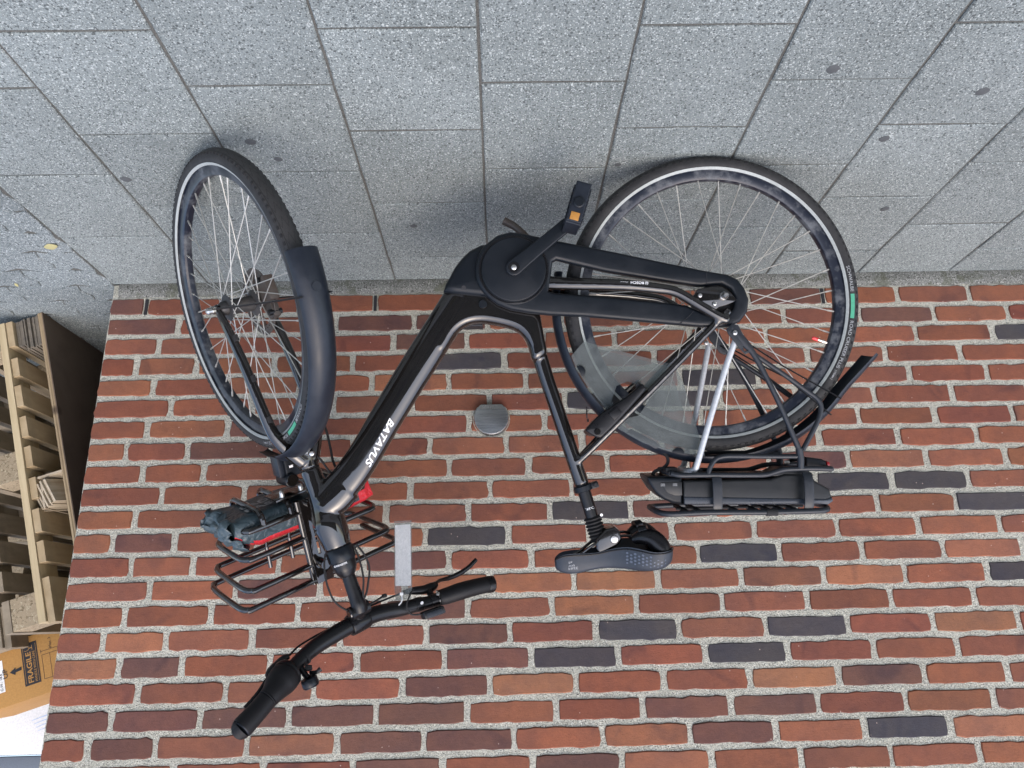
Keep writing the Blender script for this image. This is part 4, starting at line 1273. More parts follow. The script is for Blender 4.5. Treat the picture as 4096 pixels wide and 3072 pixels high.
# flap panel with round plug near the lower end
A = radians(167)
part(tube([fmp(.3800*cos(A), .3800*sin(A), 0), fmp(.3832*cos(A), .3832*sin(A), 0)], [.0105, .0098], 26, smooth=False), 'mudguard_plug', MT['fender'])
mb = MB()
for sg in (-1, 1): mb.add(tube([fmp(.004, -.004, sg*.070), fmp(-.20, .055, sg*.052), fmp(-.362, .100, sg*.033)], .0022, 6, smooth=False))
part(mb, 'mudguard_wire', MT['satin'])
# disc calliper on the wall side leg
mb = MB()
mb.add(boxv(-.070, .0, -.045, .015, .034, .060, lambda x, y, z: fmp(x-.012, y+.005, z+.002), .006))
mb.add(boxv(-.055, -.015, .010, .052, .036, .056, lambda x, y, z: fmp(x-.012, y+.005, z+.002), .006))
part(mb, 'brake_calliper', MT['rust'])
for dx, dy in ((-.060, .045), (-.058, -.035)):
    part(tube([fmp(dx, dy, .03), fmp(dx, dy, .062)], .0072, 14, smooth=False), 'calliper_bolt', MT['satin'])

# ---- headset ring, stem, handlebar
part(tube([ax(.196), ax(.199), ax(.226), ax(.230)], [.0305, .0325, .0325, .0300], 30, smooth=False), 'headset_ring', MT['case'], angle=40)
part(boxv(-.034, -.030, -.006, .006, .200, .224, lambda x, y, z: S0+sS*z+sF*x*0+(sN*-1*(.0325))+sF*y, .001), 'ring_lug', MT['satin'])
mk = MB()
for k in range(15):
    A = radians(196+k*4.5)
    d = sN*cos(A)+sF*sin(A); q = sN*-sin(A)+sF*cos(A)
    c0 = ax(.2312)+d*.0292
    mk.add(([c0-q*.0005, c0+q*.0005, c0+q*.0005+sS*.0045+d*.0003, c0-q*.0005+sS*.0045+d*.0003], [(0, 1, 2, 3)]))
part(mk, 'angle_scale', MT['white'], smooth=False)
stm = MB()
stm.add(tube([ax(.229), ax(.236), ax(.250), ax(.262), ax(.268)], [.0290, .0285, .0262, .0200, .0150], 28, 5))
stm.add(tube([ax(.255), ax(.285), ax(.315), ax(.338), st(0, .004, .352)], [.0155, .0160, .0172, .0188, .0185], 22, 5))
part(stm, 'stem', MT['satin'], angle=50)
mb = MB()
mb.add(tube([st(-.024, .010, .352), st(.024, .010, .352)], .0165, 22, smooth=False))
mb.add(tube([st(0, .010, .352), st(0, .024, .366), st(0, .035, .380)], [(.017, .017), (.017, .019), (.018, .020)], 20))
mb.add(tube([st(-.024, .035, .381), st(-.020, .035, .381), st(.020, .035, .381), st(.024, .035, .381)], [.0240, .0255, .0255, .0240], 24, smooth=False))
part(mb, 'stem_head', MT['satin'], angle=40)
for sg in (-1, 1):
    part(tube([st(sg*.024, .010, .352), st(sg*.0265, .010, .352)], [.0110, .0095], 18, smooth=False), 'pivot_bolt', MT['gloss'])
bars = [(-.330, -.030, .4450), (-.273, -.025, .4240), (-.235, -.010, .4120), (-.205, .004, .4030), (-.175, .018, .3960), (-.140, .028, .3890), (-.105, .033, .3840), (-.050, .035, .3810), (0, .035, .3805), (.045, .035, .3850), (.085, .034, .3945), (.116, .030, .4035), (.150, .024, .4110), (.185, .016, .4190), (.225, 0, .4250), (.285, -.018, .4310), (.350, -.030, .4470)]
bars = [st(*p) for p in bars]
part(tube(bars, [.0125]*3+[.0140, .0158, .0172, .0185, .0195, .0198, .0195, .0188, .0178, .0165, .0155, .0148, .0125, .0125], 20, 5), 'handlebar', MT['satin'], angle=60)
# right grip with twist shifter
def gt(*p): return [st(*q) for q in p]
gr = part(tube(gt((-.334, -.0305, .4465), (-.331, -.030, .4455), (-.300, -.0285, .4345), (-.268, -.0245, .4225)), [.0190, .0225, .0215, .0212], 24, 6), 'grip', MT['grip'], angle=60)
part(tube(gt((-.3345, -.0306, .4467), (-.3365, -.0310, .4475)), [.0200, .0190], 24, smooth=False), 'grip_cap', MT['fender'], gr)
cv = st(-.3368, -.0311, .4476); dcap = (st(-.3368, -.0311, .4476)-st(-.331, -.030, .4455)).normalized()
u1 = sS.cross(dcap).normalized(); u2 = dcap.cross(u1)
mbx = MB(); mbx.add(lathe([(.0122, .0004), (.0134, .0004)], 26, lambda x, y, z: cv+u1*x+u2*y+dcap*z, .6, 6.6)); mbx.add(tube([cv+u1*.0128+dcap*.0004, cv+u1*.0185+dcap*.0004], .0006, 5, smooth=False))
part(mbx, 'cap_groove', MT['darkprint_and_shade'], gr, smooth=False)
part(tube(gt((-.2675, -.0244, .4223), (-.2665, -.0242, .4220)), .0217, 24, smooth=False), 'grip_seam', MT['darkprint_and_shade'], gr)
part(tube(gt((-.266, -.024, .4218), (-.250, -.019, .4165), (-.232, -.009, .4110), (-.218, -.003, .4070), (-.208, .002, .4040), (-.205, .004, .4030)), [.0214, .0245, .0305, .0330, .0325, .0280], 26, 6), 'twist_shifter', MT['grip'], angle=60)
part(tube(gt((-.2055, .0038, .4032), (-.2020, .0055, .4022), (-.196, .0085, .4010), (-.192, .0100, .4005)), [.0325, .0332, .0300, .0190], 26, smooth=False), 'shifter_ring', MT['satin'])
# right brake lever
mb = MB()
mb.add(tube(gt((-.178, .034, .3760), (-.190, .036, .3770), (-.206, .036, .3830), (-.222, .034, .3905), (-.232, .030, .3965)), [.0055, .0085, .0110, (.014, .013), (.013, .010)], 16, 5))
mb.add(tube(gt((-.192, .012, .4000), (-.186, .014, .3990)), .0180, 20, smooth=False))
mb.add(tube(gt((-.189, .014, .4000), (-.196, .032, .3860)), [.010, .010], 12, smooth=False))
part(mb, 'brake_lever_body', MT['satin'], angle=60)
part(tube(gt((-.212, .040, .392), (-.235, .046, .403), (-.265, .036, .417), (-.300, .030, .430)), [(.0065, .005), (.0060, .004), (.0055, .004), (.0060, .004)], 12), 'brake_lever', MT['satin'])
# bell beside the grip
bell = empty('bell'); bell.parent = bike
bc = st(-.1700, -.014, .4400); bu = sS
b1 = sN; b2 = sF
part(lathe([(.0001, -.012), (.0165, -.012), (.0180, -.009), (.0182, .004), (.0165, .008), (.0001, .009)], 28, lambda x, y, z: bc+b1*x+b2*y+bu*z), 'bell_dome', MT['case'], bell, angle=40)
part(lathe([(.0176, .0035), (.0184, .0050), (.0176, .0065)], 28, lambda x, y, z: bc+b1*x+b2*y+bu*z), 'bell_rim', MT['satin'], bell)
mb = MB(); mb.add(tube([st(-.170, .014, .4050), st(-.170, .0, .4200), bc-bu*.010], [.0075, .0065, .0070], 12)); mb.add(tube(gt((-.158, .004, .424), (-.146, -.004, .428), (-.136, -.008, .425)), [(.005, .003), (.0045, .0025), (.006, .002)], 8))
part(mb, 'bell_bracket', MT['satin'], bell)
mb = MB()
for nn in (-.160, -.150): 
    mb.add(tube(gt((nn-.003, .0215, .3950), (nn+.003, .0225, .3940)), .0150, 18, smooth=False))
mb.add(tube(gt((-.163, .006, .4080), (-.157, .003, .4130), (-.150, .0, .4150)), [.006, .007, .005], 10))
part(mb, 'shifter_clamp', MT['rubber'])
# left grip
gl = part(tube(gt((.2085, .0045, .4190), (.232, -.003, .4225), (.262, -.013, .4260), (.296, -.021, .4320), (.334, -.0275, .4410)), [.0190, .0208, .0218, .0212, .0208], 24, 6), 'grip', MT['grip'], angle=60)
part(tube(gt((.3345, -.0276, .4412), (.3380, -.0281, .4422), (.3500, -.0300, .4465), (.3530, -.0305, .4475)), [.0212, .0218, .0216, .0190], 24, smooth=False), 'grip_clamp', MT['satin'], gl)
part(tube(gt((.2050, .0060, .4190), (.2075, .0050, .4195)), .0212, 22, smooth=False), 'grip_ring', MT['gloss'], gl)
# left brake lever
mb = MB()
mb.add(tube(gt((.188, .012, .4180), (.204, .006, .4200)), .0162, 20, smooth=False))
mb.add(tube(gt((.197, .012, .4120), (.200, .028, .3990), (.210, .040, .3930)), [.0085, .0085, .0095], 12))
mb.add(tube(gt((.140, .042, .3720), (.152, .042, .3750), (.172, .040, .3820), (.195, .038, .3900), (.218, .038, .3930), (.232, .040, .3920)), [.0050, .0070, .0105, (.0115, .0120), (.0120, .0120), (.0080, .0090)], 16, 5))
part(mb, 'brake_lever_body', MT['satin'], angle=60)
part(tube(gt((.232, .040, .3900), (.258, .056, .3920), (.290, .066, .4000), (.325, .067, .4030), (.358, .063, .3990), (.388, .062, .3900)), [(.0050, .0045), (.0045, .0045), (.0065, .0045), (.0070, .0045), (.0065, .0045), (.0060, .0050)], 12, 6), 'brake_lever', MT['satin'])
screw(st(.2000, -.010, .4050), tuple(-sF*.004-sS*.002), .0050, 'steel', 'clamp_bolt')
# control pod
pod = empty('display_remote'); pod.parent = bike
part(tube(gt((.148, .0245, .4105), (.150, .0242, .4108), (.166, .0200, .4140), (.168, .0195, .4145)), [.0160, .0178, .0178, .0160], 22, smooth=False), 'clamp_band', MT['satin'], pod, angle=40)
v, f = boxv(-.012, .042, -.012, .010, -.009, .011, lambda x, y, z: st(.155+x, -.004+y+x*-.25, .4370+z+x*.12), .005)
part((v, f), 'button_housing', MT['satin'], pod, angle=40)
v, f = boxv(-.006, .034, -.0135, -.0120, -.004, .008, lambda x, y, z: st(.155+x, -.004+y+x*-.25, .4370+z+x*.12), .0006)
part((v, f), 'button_face', MT['fender'], pod)
part(tube([st(.1580, .0060, .4090), st(.1580, .0020, .4080)], [.0042, .0034], 12, smooth=False), 'button', MT['white'], pod)
# cables
def cable(pts, r=.0024, name='cable', mat='rubber'): return part(tube(pts, r, 8, 6), name, MT[mat])
cable(gt((-.030, .012, .200), (-.042, .012, .225), (-.050, .012, .262), (-.048, .012, .306), (-.028, .014, .338), (.0, .025, .352), (.040, .040, .362), (.085, .042, .366), (.140, .042, .372)))
cable(gt((.030, -.018, .205), (.030, -.020, .245), (.024, -.020, .285), (.011, -.016, .322), (.022, .0, .348), (.060, .015, .352), (.078, .020, .352)))
cable(gt((.036, -.018, .205), (.046, -.020, .235), (.047, -.020, .268), (.032, -.018, .300), (.014, -.012, .328), (-.02, .03, .362), (-.060, .052, .368), (-.100, .054, .368), (-.145, .050, .3700), (-.176, .036, .3755)))
cable(gt((.0745, .020, .3515), (.083, .024, .3545)), .0048)
cable(gt((.157, .028, .3760), (.150, .012, .3700), (.130, .002, .3790), (.1140, .0, .3960), (.1180, .0, .4190), (.142, -.002, .4310)), .0022)
# brake hose and light cable down at the crown
hx_ = L(.905, .748, .012)
cable([L(.900, .752, -.005), L(.918, .728, -.008), L(.935, .705, -.006), L(.958, .688, -.004)], .0026)
cable([L(.895, .745, .02), L(.912, .715, .03), L(.920, .680, .035), L(.935, .630, .045), L(.975, .560, .06)], .0030)
part(tube([L(.882, .742, -.004), L(.896, .752, -.006), L(.906, .757, -.006)], [.0045, .0075, .0060], 12), 'cable_port', MT['rubber'])

# ---- front basket carrier
fr_ = empty('front_carrier'); fr_.parent = bike
def ring(n0, n1, v0, v1, w, v1b=None):
    c = .030
    P = [rk(n0+c, v0, w), rk(n0+c*.35, v0+c*.2, w), rk(n0, v0+c, w), rk(n0-.002, (v0+v1)/2, w+.000), rk(n0, v1-c, w), rk(n0+c*.35, v1-c*.2, w), rk(n0+c, v1, w), rk((n0+n1)/2, v1+.002, w), rk(n1-c, v1, w), rk(n1-c*.35, v1-c*.2, w), rk(n1, v1-c, w), rk(n1, (v0+v1)/2, w), rk(n1, v0+c, w), rk(n1-c*.35, v0+c*.2, w), rk(n1-c, v0, w), rk((n0+n1)/2, v0, w)]
    return tube(P, .0074, 12, 4, closed=True)
RG = [(-.160, .172, .062, .240, .117), (-.172, .190, .062, .250, .184), (-.180, .218, .062, .282, .260), (-.198, .236, .062, .284, .302)]
for a in RG:
    part(ring(a[0], a[1], a[2], a[3], a[4]), 'carrier_ring', MT['gloss'], fr_)
# bent bars that form the floor
for nn in (-.112, -.040, .050, .122):
    P = [rk(nn, .062, .117), rk(nn, .064, .098), rk(nn, .076, .086), rk(nn, .100, .083), rk(nn, .200, .083), rk(nn, .226, .086), rk(nn, .238, .098), rk(nn, .240, .117)]
    part(tube(P, .0072, 10, 4), 'floor_bar', MT['gloss'], fr_)
for nn in (-.036, .030):
    part(tube([rk(nn, .2815, .254), rk(nn, .2835, .322)], .0058, 12, smooth=False), 'post', MT['gloss'], fr_)
    part(tube([rk(nn, .2455, .117), rk(nn, .262, .2), rk(nn, .2815, .262)], .0052, 12), 'post', MT['gloss'], fr_)
for nn in (-.024, .034):
    part(tube([rk(nn, .062, .088), rk(nn*.9, .062, .20), rk(nn*.8, .062, .310)], .0072, 12), 'upright', MT['gloss'], fr_)
part(prism([[(-.022, .088), (.032, .088), (.028, .310), (-.016, .310)], [(.001, .170), (.008, .170), (.008, .235), (.001, .235)]], .050, .056, .0008, lambda x, y, z: rk(x, z, y), 1), 'mounting_plate', MT['gloss'], fr_)
screw(rk(.018, .050, .213), tuple(-rV*.010), .0078, 'steel', 'bolt', fr_)
part(tube([rk(.0, .03, .095), rk(.0, .05, .095)], .012, 12, smooth=False), 'spacer', MT['gloss'], fr_)
part(tube([rk(.0, .02, .255), rk(.0, .05, .255)], .012, 12, smooth=False), 'spacer', MT['gloss'], fr_)
# bracket plate under the floor with two cap nuts
part(boxv(-.068, .018, .070, .135, .0715, .0765, rk, .001), 'bracket_plate', MT['gloss'], fr_, angle=30)
for nn in (-.046, .004):
    part(tube([rk(nn, .082, .0715), rk(nn, .082, .064), rk(nn, .082, .058), rk(nn, .082, .055)], [.0068, .0062, .0055, .0028], 12, smooth=False), 'cap_nut', MT['steel'], fr_)
# headlight hanging below
hl = empty('headlight'); hl.parent = bike
part(tube([rk(-.014, .078, .040), rk(-.014, .080, .040), rk(-.014, .132, .042), rk(-.014, .136, .042)], [.0150, .0172, .0178, .0160], 26, smooth=False), 'lamp_body', MT['case'], hl, angle=40)
part(tube([rk(-.014, .0765, .040), rk(-.014, .0780, .040)], [.0140, .0148], 24, smooth=False), 'lamp_rear_cap', MT['gloss'], hl)
part(tube([rk(-.014, .136, .042), rk(-.014, .138, .042)], [.0150, .0130], 24, smooth=False), 'lamp_lens', MT['steel'], hl)
part(boxv(-.022, .020, .086, .120, -.022, .034, rk, .004), 'lamp_bracket', MT['case'], hl, angle=40)
part(boxv(-.036, -.022, .094, .132, -.022, .030, rk, .003), 'lamp_bracket', MT['fender'], hl, angle=40)
part(boxv(-.012, -.002, .0852, .0860, .004, .010, rk), 'sticker', MT['white'], hl, smooth=False)

# ================================================================== THINGS ON THE BICYCLE
# bag lying in the front carrier (world space mesh)
W_ = lambda p: BM @ p
def bagsurf(n0, n1, K=26):
    V = []; F = []; J_ = 28
    for i in range(K+1):
        t = i/K; n_ = n0+(n1-n0)*t
        # taper and crumple at the folded end (n0)
        e = max(0, (.16-t)/.16); e2 = max(0, (t-.93)/.07)
        for j in range(J_):
            A = 2*pi*j/J_; c, s = cos(A), sin(A)
            cc = abs(c)**.42*(1 if c >= 0 else -1); ss = abs(s)**.42*(1 if s >= 0 else -1)
            hv = .070*(1-.10*e2); hw = .0425*(1-.50*e-.15*e2)
            v_ = .150+hv*cc; w_ = .132-.018*e+hw*ss
            q = noise.noise_vector(Vector((n_*16, v_*16, w_*20)))
            amp = .0045+.016*e+.006*e2
            V.append(rk(n_+q.x*amp, v_+q.y*amp, w_+q.z*amp))
    for i in range(K):
        for j in range(J_):
            F.append((i*J_+j, i*J_+(j+1) % J_, (i+1)*J_+(j+1) % J_, (i+1)*J_+j))
    F.append(tuple(range(J_))); F.append(tuple(K*J_+j for j in range(J_)))
    return V, F
v, f = bagsurf(-.178, .196, 44)
# which faces are red: the upper part and the wall side end
mid = []
for q in f:
    c0 = sum((Vector(v[i]) for i in q), Vector())/len(q)-S0
    w_, n_ = c0.dot(rW), c0.dot(sN)
    red = w_ > .1545 or n_ > .150 or (n_ < -.165 and w_ > .128)
    mid.append(1 if red else 0)
bag = new_obj('rolled_bag', [W_(p) for p in v], f, MT['bagdark'], None, smooth=True, angle=60, mats=[MT['bagred']], midx=mid)
tag(bag, 'slate grey and red tarpaulin bag lying in the black front basket', 'bag')
# crumpled closing flap at the outer end
V = []; F = []; J_ = 30; K = 16
for i in range(K+1):
    t = i/K
    for j in range(J_+1):
        u = j/J_
        n_ = -.150-.052*sin(t*pi*.8)*(.75+.25*sin(u*9))
        v_ = .082+.140*u; w_ = .170-.088*t
        q = noise.noise_vector(Vector((u*7, t*6, 3.3)))*.011+noise.noise_vector(Vector((u*17, t*15, 1.3)))*.005
        V.append(W_(rk(n_+q.x*1.4, v_+q.y, w_+q.z)))
for i in range(K):
    for j in range(J_): a = i*(J_+1)+j; F.append((a, a+1, a+J_+2, a+J_+1))
flap = new_obj('closing_flap', V, F, MT['bagdark'], bag, smooth=True, angle=80)
sol = flap.modifiers.new('thick', 'SOLIDIFY'); sol.thickness = .0012
def bagtext(n_, v_):
    return W_(rk(n_, v_, .0855))
for s_, n0, v0, w_ in (('LAD', -.128, .135, .072), ('PASSE', -.128, .105, .108)):
    text_obj('lettering', s_, .02, lambda x, y, n0=n0, v0=v0: bagtext(n0+x, v0+y), MT['greyprint'], bag, bold=.02, width=w_, height=.020)

# paper tag in a clear sleeve hanging from the handlebar
tg = empty('hanging_tag', (.249, -.262, .89)); 
tag(tg, 'white paper tag in a clear plastic sleeve, hanging from the handlebar', 'tag')
def tgm(x, y, z):
    # x across, y up, gentle bend
    t = (y+.09)/.18
    return Vector((x*.98-.0005+.008*(t-.5)*-.6, z+.006*sin(t*2.2)+x*.25, y))
def sheet_(x0, x1, y0, y1, z, th, nx=4, ny=12, pinch=0):
    V = []; F = []
    for k in (0, 1):
        for j in range(ny+1):
            for i in range(nx+1):
                y = y0+(y1-y0)*j/ny; s_ = 1-pinch*max(0, (y-.070)/.03)
                V.append(tgm((x0+(x1-x0)*i/nx)*s_, y, z+k*th))
    m = (nx+1)*(ny+1)
    for k in (0, 1):
        for j in range(ny):
            for i in range(nx):
                a = k*m+j*(nx+1)+i; F.append((a, a+1, a+nx+2, a+nx+1))
    for j in range(ny):
        for i in (0, nx):
            a = j*(nx+1)+i; F.append((a, a+nx+1, a+nx+1+m, a+m))
    for j in (0, ny):
        for i in range(nx):
            a = j*(nx+1)+i; F.append((a, a+1, a+1+m, a+m))
    return V, F
v, f = sheet_(-.0205, .0205, -.078, .072, -.0012, .0008)
new_obj('paper', v, f, MT['paper'], tg, angle=30)
v, f = sheet_(-.0235, .0235, -.088, .105, -.0024, .0004, pinch=.12)
new_obj('plastic_sleeve', v, f, MT['sleeve'], tg, angle=30)
v, f = sheet_(-.0235, .0235, -.088, .105, .0010, .0004, pinch=.12)
new_obj('plastic_sleeve', v, f, MT['sleeve'], tg, angle=30)
bp = BM @ st(.105, .032, .400)
o_ = Vector(tg.location)
mb = MB()
P = [Vector((0, -.004, .094)), Vector((-.004, -.012, .115))]
bpl = bp-o_
ringp = [bpl+Vector((0, -.0155*cos(t), .0155*sin(t))) for t in [pi*2*k/12 for k in range(12)]]
mb.add(tube(ringp, .0016, 6, 3, closed=True)); mb.add(tube([Vector((0, -.002, .092)), Vector((-.001, -.005, .108)), bpl+Vector((0, -.0155, -.004))], .0016, 6))
mb.add(boxv(-.004, .004, -.006, -.001, .088, .095, None, .001))
new_obj('cable_tie', mb.v, mb.f, MT['frost'], tg)

# ================================================================== BEHIND THE WALL CORNER
OL = Vector((1.57, .2, 0))
eT = Vector((.954, 0, .300)); eU = Vector((-.300, 0, .954)); eY = Vector((0, 1, 0))
def lean_board(name, t0, t1, u0, u1, y0, y1, mat, parent, jit=0, bev=0, off=0):
    """a board in the leaning stack; local axes: x = thickness, y = depth, z = up the lean"""
    c = OL+eT*((t0+t1)/2+off)+eU*((u0+u1)/2)+eY*((y0+y1)/2-.0)
    v, f = boxv(-(t1-t0)/2, (t1-t0)/2, -(y1-y0)/2, (y1-y0)/2, -(u1-u0)/2, (u1-u0)/2, None, bev)
    o = new_obj(name, v, f, mat, None, smooth=False)
    R = Matrix((( eT.x, 0, eU.x), (0, 1, 0), (eT.z, 0, eU.z))).to_4x4()
    if jit: R = R @ Matrix.Rotation(random.uniform(-jit, jit), 4, 'X') @ Matrix.Rotation(random.uniform(-jit, jit), 4, 'Y')
    o.matrix_world = Matrix.Translation(c) @ R
    if parent:
        o.parent = parent
        o.matrix_parent_inverse = Matrix.Identity(4)
        o.matrix_basis = Matrix.Translation(-Vector(parent.location)) @ o.matrix_basis if False else Matrix.Translation(c-Vector(parent.location)) @ R
    return o
# plywood sheet: two plies of look, a shade-darkened face and a striped edge
sh = empty('plywood_sheet', tuple(OL))
tag(sh, 'tall shaded plywood sheet leaning on its edge against the wall corner', 'plywood')
lean_board('face', 0, .0030, 0, 1.150, 0, 1.15, MT['sheet'], sh)
for k in range(4): lean_board('veneer', .0031+.0036*k, .0031+.0036*k+.0034, .001*(k % 2), 1.149-.001*(k % 2), .001*(k % 2), 1.15, MT['ply'], sh)
def pallet(root, off, y0, woods, n=9):
    slats = [(0, .095), (.136, .204), (.240, .316), (.352, .425), (.460, .531), (.569, .641), (.674, .751), (.781, .850), (.894, 1.035)]
    for a, b in slats:
        lean_board('slat', .104, .126, a, b, y0+random.uniform(0, .008), y0+.80+random.uniform(-.01, .01), woods[0], root, .006, .0012, off)
    for yy in (0, .35, .70):
        lean_board('stringer', .1275, .1495, 0, 1.03, y0+yy-.002, y0+yy+.10, woods[1], root, .003, .0012, off)
        for uu in (0, .465, .930):
            lean_board('block', .151, .228, uu, uu+.098, y0+yy+.004, y0+yy+.098, woods[2], root, .006, .002, off)
    for uu in (0, .465, .930):
        lean_board('base_board', .2295, .2515, uu, uu+.10, y0+.003, y0+.80, woods[3], root, .004, .0012, off)
p1 = empty('wooden_pallet', tuple(OL))
tag(p1, 'raw pine pallet standing on its side against the shaded plywood sheet', 'pallet')
pallet(p1, 0, 0, (MT['wood'], MT['woodlong'], MT['chip'], MT['woodgrey']))
p2 = empty('wooden_pallet', tuple(OL))
tag(p2, 'weathered brown pallet standing behind the raw pine one, under the cardboard box', 'pallet')
pallet(p2, .256, .20, (MT['woodgrey'], MT['woodgrey'], MT['woodgrey'], MT['woodgrey']))
# dark weathered offcuts on the ground
s1 = empty('plywood_offcuts', (1.63, .2, 0))
tag(s1, 'stack of dark weathered plywood strips on the ground inside the pallet', 'plywood strips')
tt = .021; k = 0
while tt < .098:
    w_ = random.uniform(.0036, .0052)
    h_ = .115-.02*(k > 10)+random.uniform(-.004, .004)
    lean_board('strip', tt, tt+w_, .002, h_, .006+random.uniform(0, .012), .36, MT['weathered'], s1, .004)
    tt += w_+.0007; k += 1
s2 = empty('plywood_offcuts', (1.5, .2, .6))
tag(s2, 'small tilted bundle of pale plywood strips wedged between pallet and sheet', 'plywood strips')
for k in range(9):
    o = lean_board('strip', 0, .0062, 0, .085, 0, .22, MT['offcut'], s2)
    c = OL+eT*.058+eU*(.625)+eY*.118
    R = Matrix(((eT.x, 0, eU.x), (0, 1, 0), (eT.z, 0, eU.z))).to_4x4() @ Matrix.Rotation(radians(-16), 4, 'Y') @ Matrix.Rotation(radians(18), 4, 'Z')
    o.matrix_basis = Matrix.Translation(c-Vector(s2.location)) @ R @ Matrix.Translation(Vector(((k-4)*.0071, random.uniform(-.006, .006), random.uniform(-.002, .002))))
o = lean_board('corner_strip', .088, .0935, .60, .68, .01, .20, MT['offcut'], s2)
o = lean_board('corner_strip', .021, .099, .571, .577, .01, .24, MT['offcut'], s2)

# tilted cardboard box
bx = empty('cardboard_box', (1.519, .5, 1.034))
tag(bx, 'brown cardboard box marked fragile, lying tilted on top of the pallets', 'box')
bt_ = Vector((.955, 0, .297)); bu_ = Vector((-.297, 0, .955))
def bxm(t, u, d=0): return bt_*t+bu_*u+Vector((0, 1, 0))*d
v, f = boxv(-.26, .42, .0, .201, 0, .40, lambda x, y, z: bxm(x, y, z), .002)
new_obj('carton', v, f, MT['card'], bx, angle=30)
def ink(name, rects, mat):
    mb = MB()
    for (t0, t1, u0, u1) in rects:
        mb.add(([bxm(t0, u0, -.0008), bxm(t1, u0, -.0008), bxm(t1, u1, -.0008), bxm(t0, u1, -.0008)], [(0, 1, 2, 3)]))
    return new_obj(name, mb.v, mb.f, mat, bx, smooth=False)
ink('fragile_mark', [(.0745, .1265, .022, .159)], MT['darkprint_and_shade'])
def bxt(t0, u0): return lambda x, y: bxm(t0+y, u0-x, -.0016)
text_obj('lettering', 'FRAGILE', .02, bxt(.0965, .152), MT['card'], bx, bold=.02, width=.100, height=.0175)
text_obj('lettering', 'HANDLE WITH CARE', .02, bxt(.0835, .152), MT['card'], bx, width=.100, height=.0085)
def ink2(name, rects, mat):
    mb = MB()
    for (t0, t1, u0, u1) in rects:
        mb.add(([bxm(t0, u0, -.0016), bxm(t1, u0, -.0016), bxm(t1, u1, -.0016), bxm(t0, u1, -.0016)], [(0, 1, 2, 3)]))
    return new_obj(name, mb.v, mb.f, mat, bx, smooth=False)
ink2('frame_line', [(.0785, .0795, .028, .153), (.1205, .1215, .028, .153)], MT['card'])
gl_ = [(.0900, .032), (.0900, .048), (.0912, .048), (.0912, .0412), (.0990, .0410), (.1040, .0460), (.1120, .0475), (.1170, .0450), (.1170, .0440), (.1120, .0462), (.1048, .0450), (.1000, .0400), (.1048, .0350), (.1120, .0338), (.1170, .0360), (.1170, .0350), (.1120, .0325), (.1040, .0340), (.0990, .0390), (.0912, .0388), (.0912, .032)]
V, F = prism([gl_], 0, .0004, 0.00005, lambda x, y, z: bxm(x, y, -.0016+z*.5), 0)
new_obj('glass_symbol', V, F, MT['card'], bx, smooth=False)
V, F = prism([[(.170, .0985), (.150, .0870), (.1515, .0945), (.1315, .0905), (.1315, .1015), (.1515, .1030), (.1530, .1110)]], 0, .0004, .00005, lambda x, y, z: bxm(x, y, -.0016+z*.5), 0)
new_obj('arrow_symbol', V, F, MT['darkprint_and_shade'], bx, smooth=False)
text_obj('lettering', 'UP', .02, bxt(.178, .112), MT['darkprint_and_shade'], bx, width=.030, height=.0150)
text_obj('lettering', 'Max. 3', .02, bxt(.028, .060), MT['darkprint_and_shade'], bx, width=.034, height=.0085)
ink('stack_symbol', [(.0620, .0632, .076, .155), (.010, .0632, .0755, .0767), (.035, .0632, .154, .1552), (.010, .0650, .0630, .0642), (.0360, .0372, .0760, .155), (.0640, .0652, .058, .070), (.030, .0312, .058, .064)], MT['darkprint_and_shade'])
ink('shipping_label', [(.1905, .330, .050, .153)], MT['whitecard'])
text_obj('lettering', 'G.W.: 18.6', .02, lambda x, y: bxm(.1960+y, .148-x, -.0016), MT['darkprint_and_shade'], bx, width=.055, height=.009)
# tall white carton
wc = empty('white_carton', (1.95, 1.12, 0))
tag(wc, 'large white carton with pale blue stripes lying on the pallet stack in the yard', 'carton')
v, f = boxv(-.40, .60, 0, .55, 1.160, 1.517, None, .004)
new_obj('carton', v, f, MT['whitecard'], wc, angle=30)
mb = MB()
for k in range(4):
    x0 = -.085-.005*k; z0 = 1.372+k*.013
    mb.add(([Vector((-.030-.010*k, -.0008, z0+.022)), Vector((-.26, -.0008, z0-.055)), Vector((-.26, -.0008, z0-.063)), Vector((-.036-.010*k, -.0008, z0+.018))], [(0, 1, 2, 3)]))
new_obj('printed_stripe', mb.v, mb.f, MT['bluestripe'], wc, smooth=False)
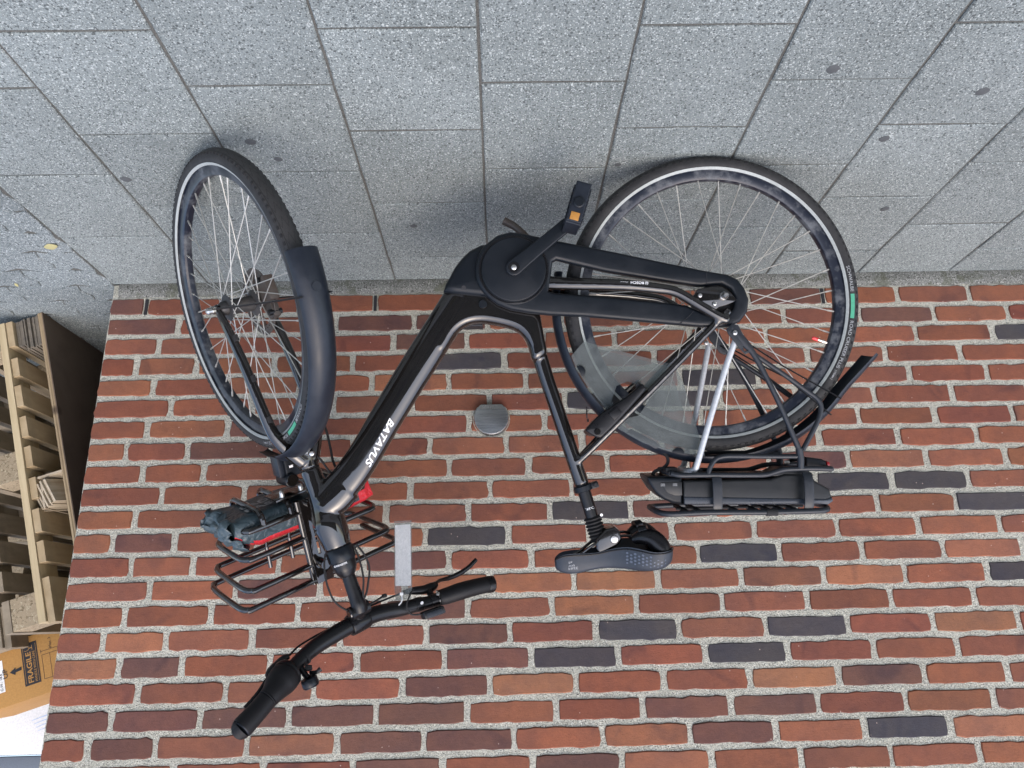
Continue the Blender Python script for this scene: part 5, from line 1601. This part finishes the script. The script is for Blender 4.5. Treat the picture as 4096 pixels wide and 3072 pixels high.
# the stack of flat pallets it lies on
for k in range(8):
    q = empty('wooden_pallet', (1.52, 1.09, .145*k))
    tag(q, 'dark brown pallet lying flat, %s in the stack under the white carton' % ('lowest', 'second from the ground', 'third from the ground', 'fourth from the ground', 'fourth from the top', 'third from the top', 'second from the top', 'topmost')[k], 'pallet', 'pallets stacked flat under the white carton')
    dk = MT['woodgrey']
    if k == 0:
        me_s = new_obj('slat', *boxv(-.0485, .0485, -.40, .40, 0, .022), dk, q, smooth=False)
        me_r = new_obj('stringer', *boxv(0, 1.14, 0, .098, 0, .021), dk, q, smooth=False)
        me_b = new_obj('block', *boxv(0, .098, 0, .096, 0, .0775), MT['chip'], q, smooth=False)
        protos = (me_s.data, me_r.data, me_b.data)
        for o in (me_s, me_r, me_b): bpy.data.objects.remove(o)
    def put(nm, md, loc):
        o = bpy.data.objects.new(nm, md); COL.objects.link(o); o.parent = q; o.location = loc
    for i in range(7): put('slat', protos[0], (.0515+i*.172, .40, .1225))
    for yy in (.0, .35, .70):
        put('stringer', protos[1], (0, yy+.001, .1000)); put('stringer', protos[1], (0, yy+.001, .0))
        for xx in (.0, .52, 1.04): put('block', protos[2], (xx+.001, yy+.002, .0218))

# grey cladding of the yard's back wall
gw = empty('cladding_wall', (2.2, 2.3, 0))
tag(gw, 'grey ribbed metal wall closing the yard behind the pallets', 'wall')
for k in range(22):
    v, f = boxv(-1.0, 1.6, 0, .03, .005+k*.13, .005+k*.13+.124, None, .004)
    new_obj('panel', v, f, MT['shutter'], gw, angle=30)
# fallen leaves on the blocks
for k, (x, y, lab) in enumerate(((1.272, -.262, 'pale yellow leaf lying on the joint by the wall corner'), (1.52, -.02, 'tiny yellow leaf lying on the blocks near the pallet'))):
    s_ = .022 if k == 0 else .008
    P = [(s_*cos(a)*(1.0 if abs(cos(a)) < .8 else 1.15), s_*.62*sin(a)) for a in [2*pi*i/14 for i in range(14)]]
    V = [(a, b, .0035+.0015*sin(a*200)) for a, b in P]+[(0, 0, .0055)]
    F = [(i, (i+1) % 14, 14) for i in range(14)]
    o = new_obj('fallen_leaf', V, F, MT['yellowleaf'], None); o.location = (x, y, 0); o.rotation_euler = (0, 0, .5+k)
    tag(o, lab, 'leaf')
# flattened dark spots of old chewing gum on the slabs
gum = simple('old_chewing_gum', (.06, .065, .068), .8)
for (x, y, r) in ((.554, -.726, .013), (.903, -.586, .013), (.227, -.344, .0105), (-.69, -.939, .014), (-1.043, -.867, .014), (-.911, -.709, .0125), (-1.068, -.398, .012), (.51, -.66, .010), (-.30, -.62, .008)):
    rg = random.Random(int(x*1000)); n_ = 16
    P = [((r*rg.uniform(.85, 1.12))*cos(2*pi*i/n_)+x, (r*.9*rg.uniform(.85, 1.12))*sin(2*pi*i/n_)+y) for i in range(n_)]
    V = [(a, b, .0010) for a, b in P]+[((a-x)*.8+x, (b-y)*.8+y, .0019) for a, b in P]+[(x, y, .0021)]
    F = [(i, (i+1) % n_, n_+(i+1) % n_, n_+i) for i in range(n_)]+[(n_+i, n_+(i+1) % n_, 2*n_) for i in range(n_)]
    new_obj('gum_spot', V, F, gum, bed)
